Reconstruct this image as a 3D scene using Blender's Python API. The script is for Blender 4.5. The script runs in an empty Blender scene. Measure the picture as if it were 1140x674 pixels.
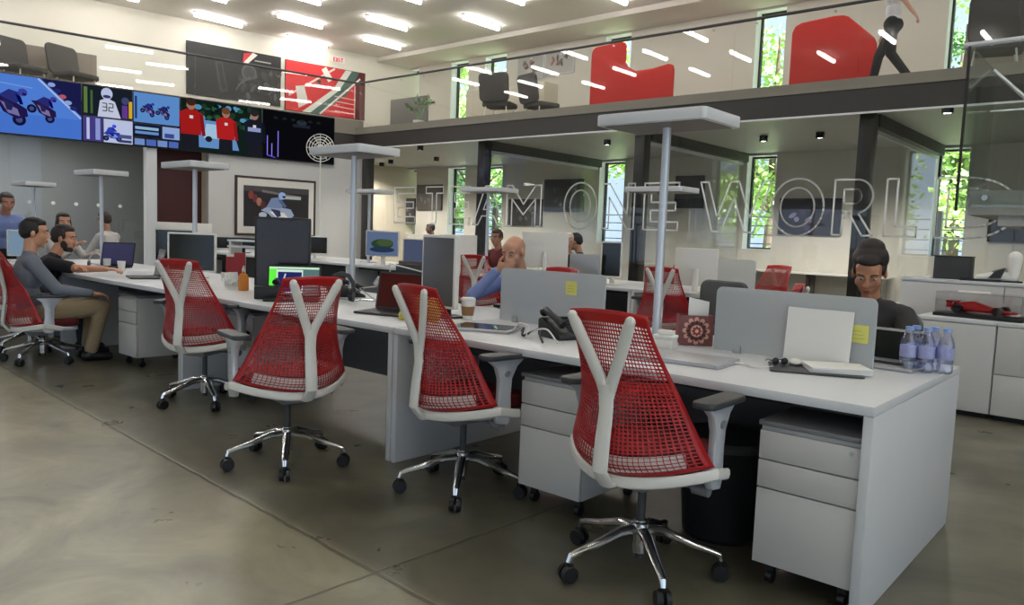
import bpy, bmesh, math, random
from mathutils import Vector, Matrix, Euler
random.seed(7)
PI = math.pi
COL = bpy.context.scene.collection

# ------------------------------------------------------------------ camera geometry
FPX = 849.319
RW = Matrix(((0.752, -0.087, 0.653), (0.658, 0.042, -0.752), (0.038, 0.995, 0.088)))
def _ortho(M):
    x = M.col[0].normalized(); y = M.col[1] - x * x.dot(M.col[1]); y.normalize(); z = x.cross(y)
    return Matrix((x, y, z)).transposed()
RW = _ortho(RW)
CAM = Vector((0, 0, 1.26))
def _d(x, y): return RW @ Vector((x - 570, -(y - 337), -FPX))
def aty(x, y, Y):
    d = _d(x, y); return CAM + d * ((Y - CAM.y) / d.y)
def atx(x, y, X):
    d = _d(x, y); return CAM + d * ((X - CAM.x) / d.x)
def atz(x, y, z):
    d = _d(x, y); return CAM + d * ((z - CAM.z) / d.z)

# ------------------------------------------------------------------ materials
def lin(c):
    c /= 255.0
    return c / 12.92 if c <= 0.04045 else ((c + 0.055) / 1.055) ** 2.4
def rgb(r, g, b): return (lin(r), lin(g), lin(b), 1)
MATS = {}
def mat(name, col, rough=0.5, metal=0.0, noise=0.06, scale=8.0, bump=0.0, bscale=60.0, spec=0.5, coat=0.0):
    if name in MATS: return MATS[name]
    m = bpy.data.materials.new(name); m.use_nodes = True
    nt = m.node_tree; b = nt.nodes['Principled BSDF']
    b.inputs['Roughness'].default_value = rough; b.inputs['Metallic'].default_value = metal
    b.inputs['Specular IOR Level'].default_value = spec
    b.inputs['Coat Weight'].default_value = coat
    tc = nt.nodes.new('ShaderNodeTexCoord')
    n = nt.nodes.new('ShaderNodeTexNoise'); n.inputs['Scale'].default_value = scale; n.inputs['Detail'].default_value = 4
    nt.links.new(tc.outputs['Object'], n.inputs['Vector'])
    mx = nt.nodes.new('ShaderNodeMix'); mx.data_type = 'RGBA'
    mx.inputs[6].default_value = tuple(max(0, c * (1 - noise)) for c in col[:3]) + (1,)
    mx.inputs[7].default_value = tuple(min(1, c * (1 + noise)) for c in col[:3]) + (1,)
    nt.links.new(n.outputs['Fac'], mx.inputs[0]); nt.links.new(mx.outputs[2], b.inputs['Base Color'])
    if bump:
        n2 = nt.nodes.new('ShaderNodeTexNoise'); n2.inputs['Scale'].default_value = bscale
        nt.links.new(tc.outputs['Object'], n2.inputs['Vector'])
        bp = nt.nodes.new('ShaderNodeBump'); bp.inputs['Strength'].default_value = bump; bp.inputs['Distance'].default_value = 0.01
        nt.links.new(n2.outputs['Fac'], bp.inputs['Height']); nt.links.new(bp.outputs['Normal'], b.inputs['Normal'])
    MATS[name] = m; return m
def emit(name, col, strength):
    if name in MATS: return MATS[name]
    m = bpy.data.materials.new(name); m.use_nodes = True; nt = m.node_tree
    nt.nodes.clear(); o = nt.nodes.new('ShaderNodeOutputMaterial'); e = nt.nodes.new('ShaderNodeEmission')
    e.inputs[0].default_value = col; e.inputs[1].default_value = strength
    nt.links.new(e.outputs[0], o.inputs[0]); MATS[name] = m; return m
def glass(name, tint=(0.93, 0.96, 0.95, 1), refl=0.9, rough=0.0, base=0.0, ior=1.5):
    """thin pane: straight-through transmission plus a Fresnel mirror reflection"""
    if name in MATS: return MATS[name]
    m = bpy.data.materials.new(name); m.use_nodes = True; nt = m.node_tree; nt.nodes.clear()
    o = nt.nodes.new('ShaderNodeOutputMaterial'); mx = nt.nodes.new('ShaderNodeMixShader')
    t = nt.nodes.new('ShaderNodeBsdfTransparent'); t.inputs[0].default_value = tint
    g = nt.nodes.new('ShaderNodeBsdfGlossy'); g.inputs['Roughness'].default_value = rough
    f = nt.nodes.new('ShaderNodeLayerWeight'); f.inputs[0].default_value = .5
    pw = nt.nodes.new('ShaderNodeMath'); pw.operation = 'POWER'; pw.inputs[1].default_value = 4.5; nt.links.new(f.outputs['Facing'], pw.inputs[0])
    ma = nt.nodes.new('ShaderNodeMath'); ma.operation = 'MULTIPLY_ADD'; ma.inputs[1].default_value = .7 * refl; ma.inputs[2].default_value = .035 * refl + base; ma.use_clamp = True
    nt.links.new(pw.outputs[0], ma.inputs[0]); nt.links.new(ma.outputs[0], mx.inputs[0])
    nt.links.new(t.outputs[0], mx.inputs[1]); nt.links.new(g.outputs[0], mx.inputs[2]); nt.links.new(mx.outputs[0], o.inputs[0])
    MATS[name] = m; return m
def frosted(name, col, alpha):
    if name in MATS: return MATS[name]
    m = bpy.data.materials.new(name); m.use_nodes = True; nt = m.node_tree
    b = nt.nodes['Principled BSDF']; b.inputs['Base Color'].default_value = col; b.inputs['Roughness'].default_value = 0.35
    b.inputs['Transmission Weight'].default_value = alpha; b.inputs['IOR'].default_value = 1.1
    b.inputs['Roughness'].default_value = 0.55
    MATS[name] = m; return m

WHITE = mat('white_laminate', rgb(212, 213, 217), 0.35, noise=0.02)
WHITEP = mat('white_plastic', rgb(226, 222, 216), 0.4, noise=0.02)
WPAINT = mat('white_paint', rgb(226, 222, 212), 0.7, noise=0.02, scale=2)
GPAINT = mat('grey_paint', rgb(168, 164, 156), 0.7, noise=0.05, scale=1.5)
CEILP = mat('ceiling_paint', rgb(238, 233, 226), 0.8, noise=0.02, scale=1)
FASCIA = mat('dark_fascia_paint', rgb(52, 48, 46), 0.5, noise=0.05)
BAND = mat('warm_grey_band', rgb(128, 122, 110), 0.6, noise=0.05)
DARKM = mat('dark_metal', rgb(40, 38, 38), 0.4, 0.3, noise=0.05)
BLACKP = mat('black_plastic', rgb(22, 22, 24), 0.4, noise=0.08)
DGREYP = mat('dark_grey_plastic', rgb(58, 58, 60), 0.45, noise=0.05)
GREYP = mat('grey_plastic', rgb(120, 120, 122), 0.45, noise=0.04)
CHROME = mat('polished_aluminium', rgb(225, 225, 228), 0.12, 1.0, noise=0.02)
STEEL = mat('brushed_steel', rgb(190, 192, 196), 0.3, 1.0, noise=0.03)
ALU = mat('pale_aluminium', rgb(198, 201, 208), 0.3, 0.35, noise=0.02)
REDM = mat('red_elastomer', rgb(172, 18, 22), 0.38, noise=0.08, scale=5)
REDS = mat('red_seat_fabric', rgb(92, 14, 18), 0.85, noise=0.1, scale=60)
REDF = mat('red_felt', rgb(196, 34, 26), 0.8, noise=0.05)
PAPER = mat('paper_white', rgb(236, 234, 230), 0.8, noise=0.02)
YELLOW = mat('yellow_paper', rgb(226, 222, 120), 0.8, noise=0.04)
MAROON = mat('maroon_panel', rgb(70, 20, 22), 0.55, noise=0.08)
SILVER = mat('silver_shell', rgb(186, 186, 190), 0.35, 0.5, noise=0.02)
GLASS = glass('clear_glass', (.97,.98,.975,1), refl=.8)
RAILG = glass('balustrade_glass', (0.975, 0.985, 0.98, 1), refl=1.1)
ROOMG = glass('partition_glass', (0.955, 0.965, 0.965, 1), refl=.8)
STAIRG = glass('green_stair_glass', (0.93, 0.96, 0.95, 1), refl=1.0)
FROST = frosted('frosted_acrylic', rgb(214, 218, 220), 0.45)
SCREENOFF = mat('dark_screen', rgb(18, 22, 20), 0.12, noise=0.05)
LEAF = mat('leaf_green', rgb(160, 190, 112), 0.6, noise=0.3, scale=3)
LEAF2 = mat('leaf_deep_green', rgb(92, 134, 76), 0.6, noise=0.3, scale=3)
BARK = mat('bark', rgb(86, 70, 54), 0.9, noise=0.2, scale=12)

# ------------------------------------------------------------------ mesh builder
class MB:
    def __init__(s): s.bm = bmesh.new(); s.mi = 0
    def _faces(s, vs, fs):
        v = [s.bm.verts.new(p) for p in vs]
        for f in fs:
            try:
                F = s.bm.faces.new([v[i] for i in f]); F.material_index = s.mi
            except ValueError: pass
        return v
    def box(s, x0, x1, y0, y1, z0, z1, M=None):
        vs = [Vector(p) for p in ((x0,y0,z0),(x1,y0,z0),(x1,y1,z0),(x0,y1,z0),(x0,y0,z1),(x1,y0,z1),(x1,y1,z1),(x0,y1,z1))]
        if M: vs = [M @ p for p in vs]
        s._faces(vs, ((3,2,1,0),(4,5,6,7),(0,1,5,4),(1,2,6,5),(2,3,7,6),(3,0,4,7))); return s
    def cyl(s, p0, p1, r0, r1=None, n=14, caps=True):
        p0 = Vector(p0); p1 = Vector(p1); r1 = r0 if r1 is None else r1
        d = (p1 - p0); q = d.to_track_quat('Z', 'Y').to_matrix()
        a = []
        for p, r in ((p0, r0), (p1, r1)):
            a += [p + q @ Vector((r * math.cos(2*PI*k/n), r * math.sin(2*PI*k/n), 0)) for k in range(n)]
        fs = [(k, (k+1) % n, n + (k+1) % n, n + k) for k in range(n)]
        if caps: fs += [tuple(range(n-1, -1, -1)), tuple(range(n, 2*n))]
        s._faces(a, fs); return s
    def tube(s, pts, r, n=10, ry=None, up=None, caps=True):
        """swept tube; r a number or a list; ry flattens the section"""
        pts = [Vector(p) for p in pts]; N = len(pts)
        rs = r if isinstance(r, (list, tuple)) else [r] * N
        rys = ry if isinstance(ry, (list, tuple)) else ([ry] * N if ry else rs)
        vs = []; U = Vector(up) if up else None
        prev = None
        for i, p in enumerate(pts):
            t = (pts[min(i+1, N-1)] - pts[max(i-1, 0)]).normalized()
            ref = U if U else (prev if prev is not None else (Vector((0,0,1)) if abs(t.z) < .9 else Vector((1,0,0))))
            x = ref - t * ref.dot(t)
            if x.length < 1e-6: x = Vector((1,0,0)) - t * t.x
            x.normalize(); y = t.cross(x); prev = x
            vs += [p + x * (rys[i] * math.cos(2*PI*k/n)) + y * (rs[i] * math.sin(2*PI*k/n)) for k in range(n)]
        fs = [(i*n + k, i*n + (k+1) % n, (i+1)*n + (k+1) % n, (i+1)*n + k) for i in range(N-1) for k in range(n)]
        if caps: fs += [tuple(range(n-1, -1, -1)), tuple(range((N-1)*n, N*n))]
        s._faces(vs, fs); return s
    def lathe(s, prof, c=(0,0,0), n=20, M=None):
        vs = []; c = Vector(c)
        for r, z in prof: vs += [c + Vector((r*math.cos(2*PI*k/n), r*math.sin(2*PI*k/n), z)) for k in range(n)]
        if M: vs = [M @ v for v in vs]
        N = len(prof)
        fs = [(i*n + k, i*n + (k+1) % n, (i+1)*n + (k+1) % n, (i+1)*n + k) for i in range(N-1) for k in range(n)]
        fs += [tuple(range(n-1, -1, -1)), tuple(range((N-1)*n, N*n))]
        s._faces(vs, fs); return s
    def ell(s, c, r, M=None, seg=16, rings=10):
        c = Vector(c); r = (r, r, r) if not isinstance(r, (tuple, list)) else r
        vs = []
        for i in range(1, rings):
            th = PI * i / rings
            for k in range(seg):
                a = 2*PI*k/seg
                vs.append(Vector((r[0]*math.sin(th)*math.cos(a), r[1]*math.sin(th)*math.sin(a), r[2]*math.cos(th))))
        vs += [Vector((0,0,r[2])), Vector((0,0,-r[2]))]
        if M: vs = [M @ v for v in vs]
        vs = [v + c for v in vs]
        t = len(vs) - 2
        fs = [(i*seg + k, (i+1)*seg + k, (i+1)*seg + (k+1) % seg, i*seg + (k+1) % seg) for i in range(rings-2) for k in range(seg)]
        fs += [(t, k, (k+1) % seg) for k in range(seg)]
        fs += [(t+1, (rings-2)*seg + (k+1) % seg, (rings-2)*seg + k) for k in range(seg)]
        s._faces(vs, fs); return s
    def cap(s, p0, p1, r0, r1=None, n=12):
        """capsule limb, tapering"""
        p0 = Vector(p0); p1 = Vector(p1); r1 = r0 if r1 is None else r1
        s.cyl(p0, p1, r0, r1, n, caps=True); s.ell(p0, r0, seg=n, rings=8); s.ell(p1, r1, seg=n, rings=8); return s
    def prism(s, poly, h0, h1, M=None):
        """2-D outline extruded along local z"""
        n = len(poly)
        vs = [Vector((x, y, h0)) for x, y in poly] + [Vector((x, y, h1)) for x, y in poly]
        if M: vs = [M @ v for v in vs]
        fs = [tuple(range(n-1, -1, -1)), tuple(range(n, 2*n))] + [(k, (k+1) % n, n + (k+1) % n, n + k) for k in range(n)]
        s._faces(vs, fs); return s
    def quad(s, a, b, c, d): s._faces([Vector(a), Vector(b), Vector(c), Vector(d)], ((0,1,2,3),)); return s
    def bevel(s, w, seg=2, ang=0.6):
        s.bm.normal_update()
        es = [e for e in s.bm.edges if len(e.link_faces) == 2 and e.calc_face_angle(0) > ang]
        if es: bmesh.ops.bevel(s.bm, geom=es, offset=w, segments=seg, profile=0.5, affect='EDGES')
        return s
    def mesh(s, name, mats, smooth=True, recalc=True):
        if recalc: bmesh.ops.recalc_face_normals(s.bm, faces=s.bm.faces)
        me = bpy.data.meshes.new(name); s.bm.to_mesh(me); s.bm.free()
        for m in (mats if isinstance(mats, (list, tuple)) else [mats]): me.materials.append(m)
        if smooth:
            me.polygons.foreach_set('use_smooth', [True] * len(me.polygons))
            try: me.set_sharp_from_angle(angle=math.radians(35))
            except Exception: pass
        return me
    def build(s, name, mats, parent=None, smooth=True, recalc=True):
        o = bpy.data.objects.new(name, s.mesh(name, mats, smooth, recalc)); COL.objects.link(o)
        if parent is not None: o.parent = parent
        return o
def tag(o, label, cat, group=None):
    o['label'] = label; o['category'] = cat
    if group: o['group'] = group
    return o
def thing(name, label, cat, loc=(0,0,0), rz=0, group=None):
    o = bpy.data.objects.new(name, None); COL.objects.link(o); o.empty_display_size = 0.1
    o.location = loc; o.rotation_euler = (0, 0, rz)
    return tag(o, label, cat, group)
def struct(o): o['kind'] = 'structure'; return o
def dup(root, loc, rz, label, group=None):
    r = root.copy(); COL.objects.link(r); r.location = loc; r.rotation_euler = (0, 0, rz); r['label'] = label
    if group: r['group'] = group
    def rec(a, b):
        for ch in a.children:
            c = ch.copy(); COL.objects.link(c); c.parent = b; rec(ch, c)
    rec(root, r); return r
def box(name, m, parent, x0, x1, y0, y1, z0, z1, bev=0, rot=None):
    b = MB().box(x0, x1, y0, y1, z0, z1, rot)
    if bev: b.bevel(bev)
    return b.build(name, m, parent, smooth=bool(bev))
def rrect(x0, x1, y0, y1, r, n=5):
    if not isinstance(r, (tuple, list)): r = (r,)*4
    pts = []
    for (cx, cy, a0, rr) in ((x0+r[0], y0+r[0], PI, r[0]), (x1-r[1], y0+r[1], 1.5*PI, r[1]), (x1-r[2], y1-r[2], 0, r[2]), (x0+r[3], y1-r[3], .5*PI, r[3])):
        pts += [(cx + rr*math.cos(a0 + k*PI/2/n), cy + rr*math.sin(a0 + k*PI/2/n)) for k in range(n+1)] if rr > 0 else [(cx, cy)]
    return pts
def frame(o, u, v):
    """matrix with x=u, y=v, z=u x v at o"""
    u = Vector(u).normalized(); v = Vector(v); v = (v - u*u.dot(v)).normalized(); w = u.cross(v)
    M = Matrix((u, v, w)).transposed().to_4x4(); M.translation = Vector(o); return M
VERT = lambda o=(0,0,0), yaw=0: frame(o, (math.cos(yaw), math.sin(yaw), 0), (0,0,1))   # upright plane facing -Y when yaw=0

class Art:
    """flat artwork: coloured shapes layered on an upright sheet, one mesh"""
    def __init__(s, M, glow=0.0, pre='ink'):
        s.M = M; s.mb = MB(); s.cols = []; s.k = 0; s.glow = glow; s.pre = pre
    def _c(s, c):
        if c not in s.cols: s.cols.append(c)
        s.mb.mi = s.cols.index(c); s.k += 1
    def poly(s, pts, c):
        s._c(c); z = 0.0006 * s.k
        s.mb._faces([s.M @ Vector((x, y, z)) for x, y in pts], (tuple(range(len(pts))),)); return s
    def rect(s, x0, x1, y0, y1, c): return s.poly(((x0,y0),(x1,y0),(x1,y1),(x0,y1)), c)
    def ell(s, cx, cy, rx, ry, c, a=0, n=18):
        ca, sa = math.cos(a), math.sin(a)
        return s.poly([(cx + rx*math.cos(t)*ca - ry*math.sin(t)*sa, cy + rx*math.cos(t)*sa + ry*math.sin(t)*ca) for t in (2*PI*k/n for k in range(n))], c)
    def line(s, p, q, w, c):
        dx, dy = q[0]-p[0], q[1]-p[1]; L = math.hypot(dx, dy) or 1; nx, ny = -dy/L*w/2, dx/L*w/2
        return s.poly(((p[0]+nx,p[1]+ny),(p[0]-nx,p[1]-ny),(q[0]-nx,q[1]-ny),(q[0]+nx,q[1]+ny)), c)
    def build(s, name, parent=None):
        ms = []
        for c in s.cols:
            nm = '%s_%02x%02x%02x' % ((s.pre,) + tuple(c))
            ms.append(emit(nm, rgb(*c), s.glow) if s.glow else mat(nm, rgb(*c), 0.45, noise=0.02))
        return s.mb.build(name, ms, parent, smooth=False, recalc=False)
WORLD, SUN, UNDER, STRIPE, EXPO = 1.3, 42.0, 240, 22, 0.12
# ================================================================== THE SETTING
LU = Vector((math.sin(math.radians(9.2)), math.cos(math.radians(9.2)), 0)); LN = Vector((LU.y, -LU.x, 0)); LO = Vector((-14.85, 11.4, 0))
def LW(s, z=0.0, off=0.0): return LO + LU * s - LN * off + Vector((0, 0, z))     # along the left wall; off = distance behind its face
def LF(s, z, off=0.0): return frame(LW(s, z, off), LU, (0, 0, 1))

# ---- floor: polished concrete with sawn joints
def floor_material():
    m = bpy.data.materials.new('polished_concrete'); m.use_nodes = True; nt = m.node_tree; L = nt.links.new
    b = nt.nodes['Principled BSDF']
    g = nt.nodes.new('ShaderNodeNewGeometry')
    def noise(sc, det, rough=.55, dist=0.0):
        n = nt.nodes.new('ShaderNodeTexNoise'); n.inputs['Scale'].default_value = sc; n.inputs['Detail'].default_value = det
        n.inputs['Roughness'].default_value = rough; n.inputs['Distortion'].default_value = dist
        L(g.outputs['Position'], n.inputs['Vector']); return n.outputs['Fac']
    def ramp(f, a, b_):
        r = nt.nodes.new('ShaderNodeValToRGB'); r.color_ramp.elements[0].position = a[0]; r.color_ramp.elements[0].color = a[1]
        r.color_ramp.elements[1].position = b_[0]; r.color_ramp.elements[1].color = b_[1]; L(f, r.inputs[0]); return r.outputs[0]
    def mixc(fac, a, b_, mode='MIX'):
        x = nt.nodes.new('ShaderNodeMix'); x.data_type = 'RGBA'; x.blend_type = mode
        for v, i in ((fac, 0), (a, 6), (b_, 7)):
            if hasattr(v, 'default_value'): L(v, x.inputs[i])
            else: x.inputs[i].default_value = v
        return x.outputs[2]
    def math_(op, a, b_=None):
        x = nt.nodes.new('ShaderNodeMath'); x.operation = op
        for i, v in enumerate((a, b_)):
            if v is None: continue
            if hasattr(v, 'default_value'): L(v, x.inputs[i])
            else: x.inputs[i].default_value = v
        return x.outputs[0]
    def dist_to(p0, nrm):
        d = nt.nodes.new('ShaderNodeVectorMath'); d.operation = 'DOT_PRODUCT'; L(g.outputs['Position'], d.inputs[0]); d.inputs[1].default_value = nrm
        return math_('SUBTRACT', d.outputs['Value'], p0.dot(nrm))
    c1 = ramp(noise(0.55, 5, .6, .4), (.32, rgb(84, 80, 65)), (.68, rgb(138, 131, 108)))
    c2 = ramp(noise(2.2, 8, .65, .8), (.3, rgb(74, 74, 61)), (.72, rgb(144, 135, 112)))
    col = mixc(.55, c1, c2)
    tone = ramp(noise(1.4, 7, .62, 1.0), (.34, (.5,.5,.5,1)), (.66, (1.3,1.3,1.3,1)))
    tone2 = ramp(noise(.35, 4, .55, .6), (.36, (.72,.72,.72,1)), (.64, (1.2,1.2,1.2,1)))
    stain = ramp(noise(0.8, 5, .6, .3), (.5, (0,0,0,1)), (.66, (1,1,1,1)))
    col = mixc(math_('MULTIPLY', stain, .5), col, rgb(84, 70, 50))
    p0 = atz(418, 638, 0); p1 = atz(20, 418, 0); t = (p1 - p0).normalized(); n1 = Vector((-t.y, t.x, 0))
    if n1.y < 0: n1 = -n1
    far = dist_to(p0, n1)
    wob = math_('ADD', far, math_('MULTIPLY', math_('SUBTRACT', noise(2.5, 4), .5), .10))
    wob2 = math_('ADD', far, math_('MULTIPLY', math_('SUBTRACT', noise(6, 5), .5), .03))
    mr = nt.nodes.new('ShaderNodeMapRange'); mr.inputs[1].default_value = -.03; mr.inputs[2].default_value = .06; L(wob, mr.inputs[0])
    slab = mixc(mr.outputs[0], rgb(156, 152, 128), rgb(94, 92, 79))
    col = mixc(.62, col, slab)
    col = mixc(.75, col, tone, 'MULTIPLY'); col = mixc(.8, col, tone2, 'MULTIPLY')
    def groove(d, w):
        a = math_('ABSOLUTE', d); r = nt.nodes.new('ShaderNodeMapRange'); r.inputs[1].default_value = w*.45; r.inputs[2].default_value = w
        r.inputs[3].default_value = 1; r.inputs[4].default_value = 0; L(a, r.inputs[0]); return r.outputs[0]
    j = groove(wob2, .013)
    for k in (0, 5.2, -5.2): j = math_('MAXIMUM', j, groove(dist_to(p0 + t * k, t), .009))
    j = math_('MAXIMUM', j, groove(dist_to(p0 + n1 * 5.6, n1), .012))
    col = mixc(math_('MULTIPLY', j, .6), col, rgb(58, 52, 42))
    L(col, b.inputs['Base Color'])
    r = nt.nodes.new('ShaderNodeMapRange'); r.inputs[3].default_value = .2; r.inputs[4].default_value = .42; L(noise(3, 6), r.inputs[0]); L(r.outputs[0], b.inputs['Roughness'])
    bp = nt.nodes.new('ShaderNodeBump'); bp.inputs['Strength'].default_value = .35; bp.inputs['Distance'].default_value = .004
    L(math_('SUBTRACT', math_('MULTIPLY', noise(9, 5), .12), j), bp.inputs['Height']); L(bp.outputs[0], b.inputs['Normal'])
    return m
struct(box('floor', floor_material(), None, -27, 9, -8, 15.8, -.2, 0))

def plaster(name, c, w=.05):
    return mat(name, c, .8, noise=w, scale=1.2, bump=.05, bscale=90)
BACKW = mat('concrete_wall_grey', rgb(196, 191, 180), .75, noise=.1, scale=.9, bump=.06, bscale=40)
CREAM = plaster('cream_plaster', rgb(224, 218, 205), .02)
# ---- back wall with two storeys of windows
WX = []
for a, b_ in ((1034, 1072), (826.5, 859), (664, 692), (534, 557), (497, 516)):
    WX.append((aty(a, 270, 15.5).x, aty(b_, 270, 15.5).x))
WX.append((.15, .85)); WX.append((-18.1, -17.45)); WX.append((3.8, 4.5))
WX.sort()
ZW = ((1.14, 3.1), (3.95, 6.06))
for nm, z0, z1, m, rows in (('wall_back', 0, 3.4, BACKW, (ZW[0],)), ('wall_back_upper', 3.4, 6.3, CREAM, (ZW[1],))):
    b = MB(); xs = [-22.5] + [v for p in WX for v in p] + [9]
    for i in range(0, len(xs), 2): b.box(xs[i], xs[i+1], 15.5, 15.85, z0, z1)
    for p in WX:
        b.box(p[0], p[1], 15.5, 15.85, z0, rows[0][0]); b.box(p[0], p[1], 15.5, 15.85, rows[0][1], z1)
    struct(b.build(nm, m, None, smooth=False))
k = 0
REVEAL = mat('white_reveal', rgb(236, 238, 240), .6, noise=.01)
for (z0, z1) in ZW:
    for (a, b_) in WX:
        k += 1
        w = struct(bpy.data.objects.new('window_%d' % k, None)); COL.objects.link(w)
        f = MB(); t = .045
        for (x0, x1, q0, q1) in ((a, a+t, z0, z1), (b_-t, b_, z0, z1), (a+t, b_-t, z0, z0+t), (a+t, b_-t, z1-t, z1)): f.box(x0, x1, 15.72, 15.8, q0, q1)
        struct(f.build('window_frame', DARKM, w, smooth=False))
        p = MB().box(a+t, b_-t, 15.755, 15.765, z0+t, z1-t); struct(p.build('pane', GLASS, w, smooth=False))
        r = MB(); r.box(a-.001, a+.006, 15.49, 15.72, z0, z1); r.box(b_-.006, b_, 15.49, 15.72, z0, z1); r.box(a, b_, 15.49, 15.72, z0, z0+.012)
        r.box(a, b_, 15.49, 15.72, z1-.008, z1)
        struct(r.build('reveal', REVEAL, w, smooth=False))

# ---- left: tall wall at the back of the gallery, lower walls and glass room under the gallery
cs = 4.72
b = MB(); b.prism([(LW(-14, 0, 3.6).x, LW(-14, 0, 3.6).y), (LW(cs, 0, 3.6).x, LW(cs, 0, 3.6).y), (LW(cs, 0, 3.9).x, LW(cs, 0, 3.9).y), (LW(-14, 0, 3.9).x, LW(-14, 0, 3.9).y)], 3.4, 6.3)
struct(b.build('wall_left_upper', CREAM, None, smooth=False))
DKROOM = plaster('grey_room_wall', rgb(122, 126, 128), .04)
def lwbox(name, m, s0, s1, z0, z1, o0, o1, parent=None):
    b = MB(); b.prism([tuple(LW(s, 0, o)[:2]) for s, o in ((s0, o0), (s1, o0), (s1, o1), (s0, o1))], z0, z1)
    return b.build(name, m, parent, smooth=False)
struct(lwbox('wall_left_inner', DKROOM, -14, -3.56, 0, 3.4, 3.6, 3.9))
struct(lwbox('wall_left_end', plaster('beige_plaster', rgb(206, 196, 176), .03), -3.56, cs, 0, 3.4, 3.6, 3.9))
struct(lwbox('wall_left', plaster('pale_wall', rgb(206, 204, 202), .02), -3.52, .15, 0, 3.3, 0, .18))
struct(lwbox('trim_1', WHITE, -4.74, -4.54, 0, 3.3, -.03, .18))
struct(lwbox('wall_left_recess', MAROON, -4.54, -3.52, 0, 3.3, .45, .6))
struct(lwbox('wall_recess_side', MAROON, -4.545, -4.5, 0, 3.3, .18, .45))
struct(lwbox('baseboard_left', GREYP, -3.52, .15, 0, .1, -.015, 0))
gp = struct(bpy.data.objects.new('glass_room_front', None)); COL.objects.link(gp)
for i, s0 in enumerate((-13.9, -11.6, -9.3, -7.0)):
    struct(lwbox('glass_pane', ROOMG, s0, s0 + 2.26, .03, 2.95, .05, .062, gp))
struct(lwbox('head_rail', DGREYP, -14, -4.74, 2.95, 3.3, 0, .1, gp))
struct(lwbox('sill_rail', STEEL, -14, -4.74, 0, .03, .03, .08, gp))
# frosted band dots on the glass
d = MB()
for i in range(16):
    s0 = -10.9 + i * .38; M = LF(s0, 1.52, .045)
    d.prism([(.035*math.cos(2*PI*q/14), .035*math.sin(2*PI*q/14)) for q in range(14)], 0, .002, M)
struct(d.build('glass_marker_dots', PAPER, gp, smooth=False))

wbp = lambda s, z, o: (LW(s, z, o), math.atan2(LU.y, LU.x))
t = thing('whiteboard', 'pale whiteboard on the wall inside the glass room', 'whiteboard', *wbp(-9.6, 1.0, 3.59)); MB().box(0, 2.3, -.03, 0, 0, .95).build('board', PAPER, t, smooth=False); MB().box(-.03, 2.33, -.032, -.0, -.03, 0).box(-.03, 2.33, -.032, 0, .95, .98).build('frame', STEEL, t, smooth=False)
t = thing('wall_shelf', 'dark open wall shelf above the whiteboard inside the glass room', 'shelf', *wbp(-9.7, 2.05, 3.59)); MB().box(0, 2.2, -.25, 0, 0, .03).box(0, 2.2, -.25, 0, .38, .41).box(0, .03, -.25, 0, .03, .38).box(2.17, 2.2, -.25, 0, .03, .38).build('shelf_case', DARKM, t, smooth=False); MB().box(.05, 2.15, -.02, 0, .03, .38).build('back_panel', BLACKP, t, smooth=False)
# ---- gallery slab, fascias, ceilings
P = [(9, 11.3), (-14.83, 11.3), tuple(LW(-14, 0, .02)[:2]), tuple(LW(-14, 0, 3.6)[:2]), tuple(LW(cs, 0, 3.6)[:2]), (9, 15.5)]
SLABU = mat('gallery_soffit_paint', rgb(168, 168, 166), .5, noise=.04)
struct(MB().prism(P, 3.3, 3.56).build('floor_gallery', BAND, None, smooth=False))
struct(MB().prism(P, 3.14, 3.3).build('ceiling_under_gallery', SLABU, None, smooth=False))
struct(box('trim_2', FASCIA, None, -14.9, 9, 11.22, 11.3, 3.13, 3.45))
struct(box('trim_3', BAND, None, -14.9, 9, 11.2, 11.3, 3.45, 3.6))
struct(lwbox('trim_4', FASCIA, -14, .02, 3.1, 3.45, -.05, .02))
struct(lwbox('trim_5', BAND, -14, .02, 3.45, 3.78, -.08, .02))
struct(box('trim_6', mat('white_metal_trim', rgb(225, 226, 228), .4, noise=.01), None, -14.6, 9, 11.205, 11.235, 3.105, 3.13))
struct(box('ceiling', CEILP, None, -27, 9, -8, 15.85, 6.22, 6.4))
struct(box('ceiling_soffit', plaster('soffit_paint', rgb(232, 226, 216), .02), None, -22, 9, 14.35, 15.5, 6.1, 6.22))
# ---- columns and glazing under the gallery
CX = (-14.62, -10.85, -7.12, -3.45, .3)
for i, x in enumerate(CX):
    struct(MB().box(x-.1, x+.1, 11.36, 11.56, 0, 3.14).bevel(.008).build('column_%d' % (i+1), DARKM, None))
gf = struct(bpy.data.objects.new('glazed_front', None)); COL.objects.link(gf)
for i in range(len(CX)-1):
    for q in range(2):
        w = (CX[i+1]-CX[i])/2; x0 = CX[i] + q*w
        struct(box('glass_pane', ROOMG, gf, x0+.004, x0+w-.004, 11.30, 11.312, .02, 3.1))
struct(box('sill_rail', STEEL, gf, CX[0], CX[-1], 11.285, 11.325, 0, .02))
for i, x in enumerate(CX[1:4]):
    w = struct(bpy.data.objects.new('glass_partition', None)); COL.objects.link(w)
    for q in range(2):
        struct(box('glass_pane', ROOMG, w, x-.006, x+.006, 11.58+q*1.95, 11.58+q*1.95+1.94, .02, 2.9))
    struct(box('head_beam', FASCIA, w, x-.12, x+.12, 11.58, 15.48, 2.96, 3.14))
    struct(box('head_track', WHITE, w, x-.02, x+.02, 11.58, 15.48, 2.9, 2.96))
    struct(box('sill_rail', STEEL, w, x-.02, x+.02, 11.58, 15.48, 0, .02))

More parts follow.
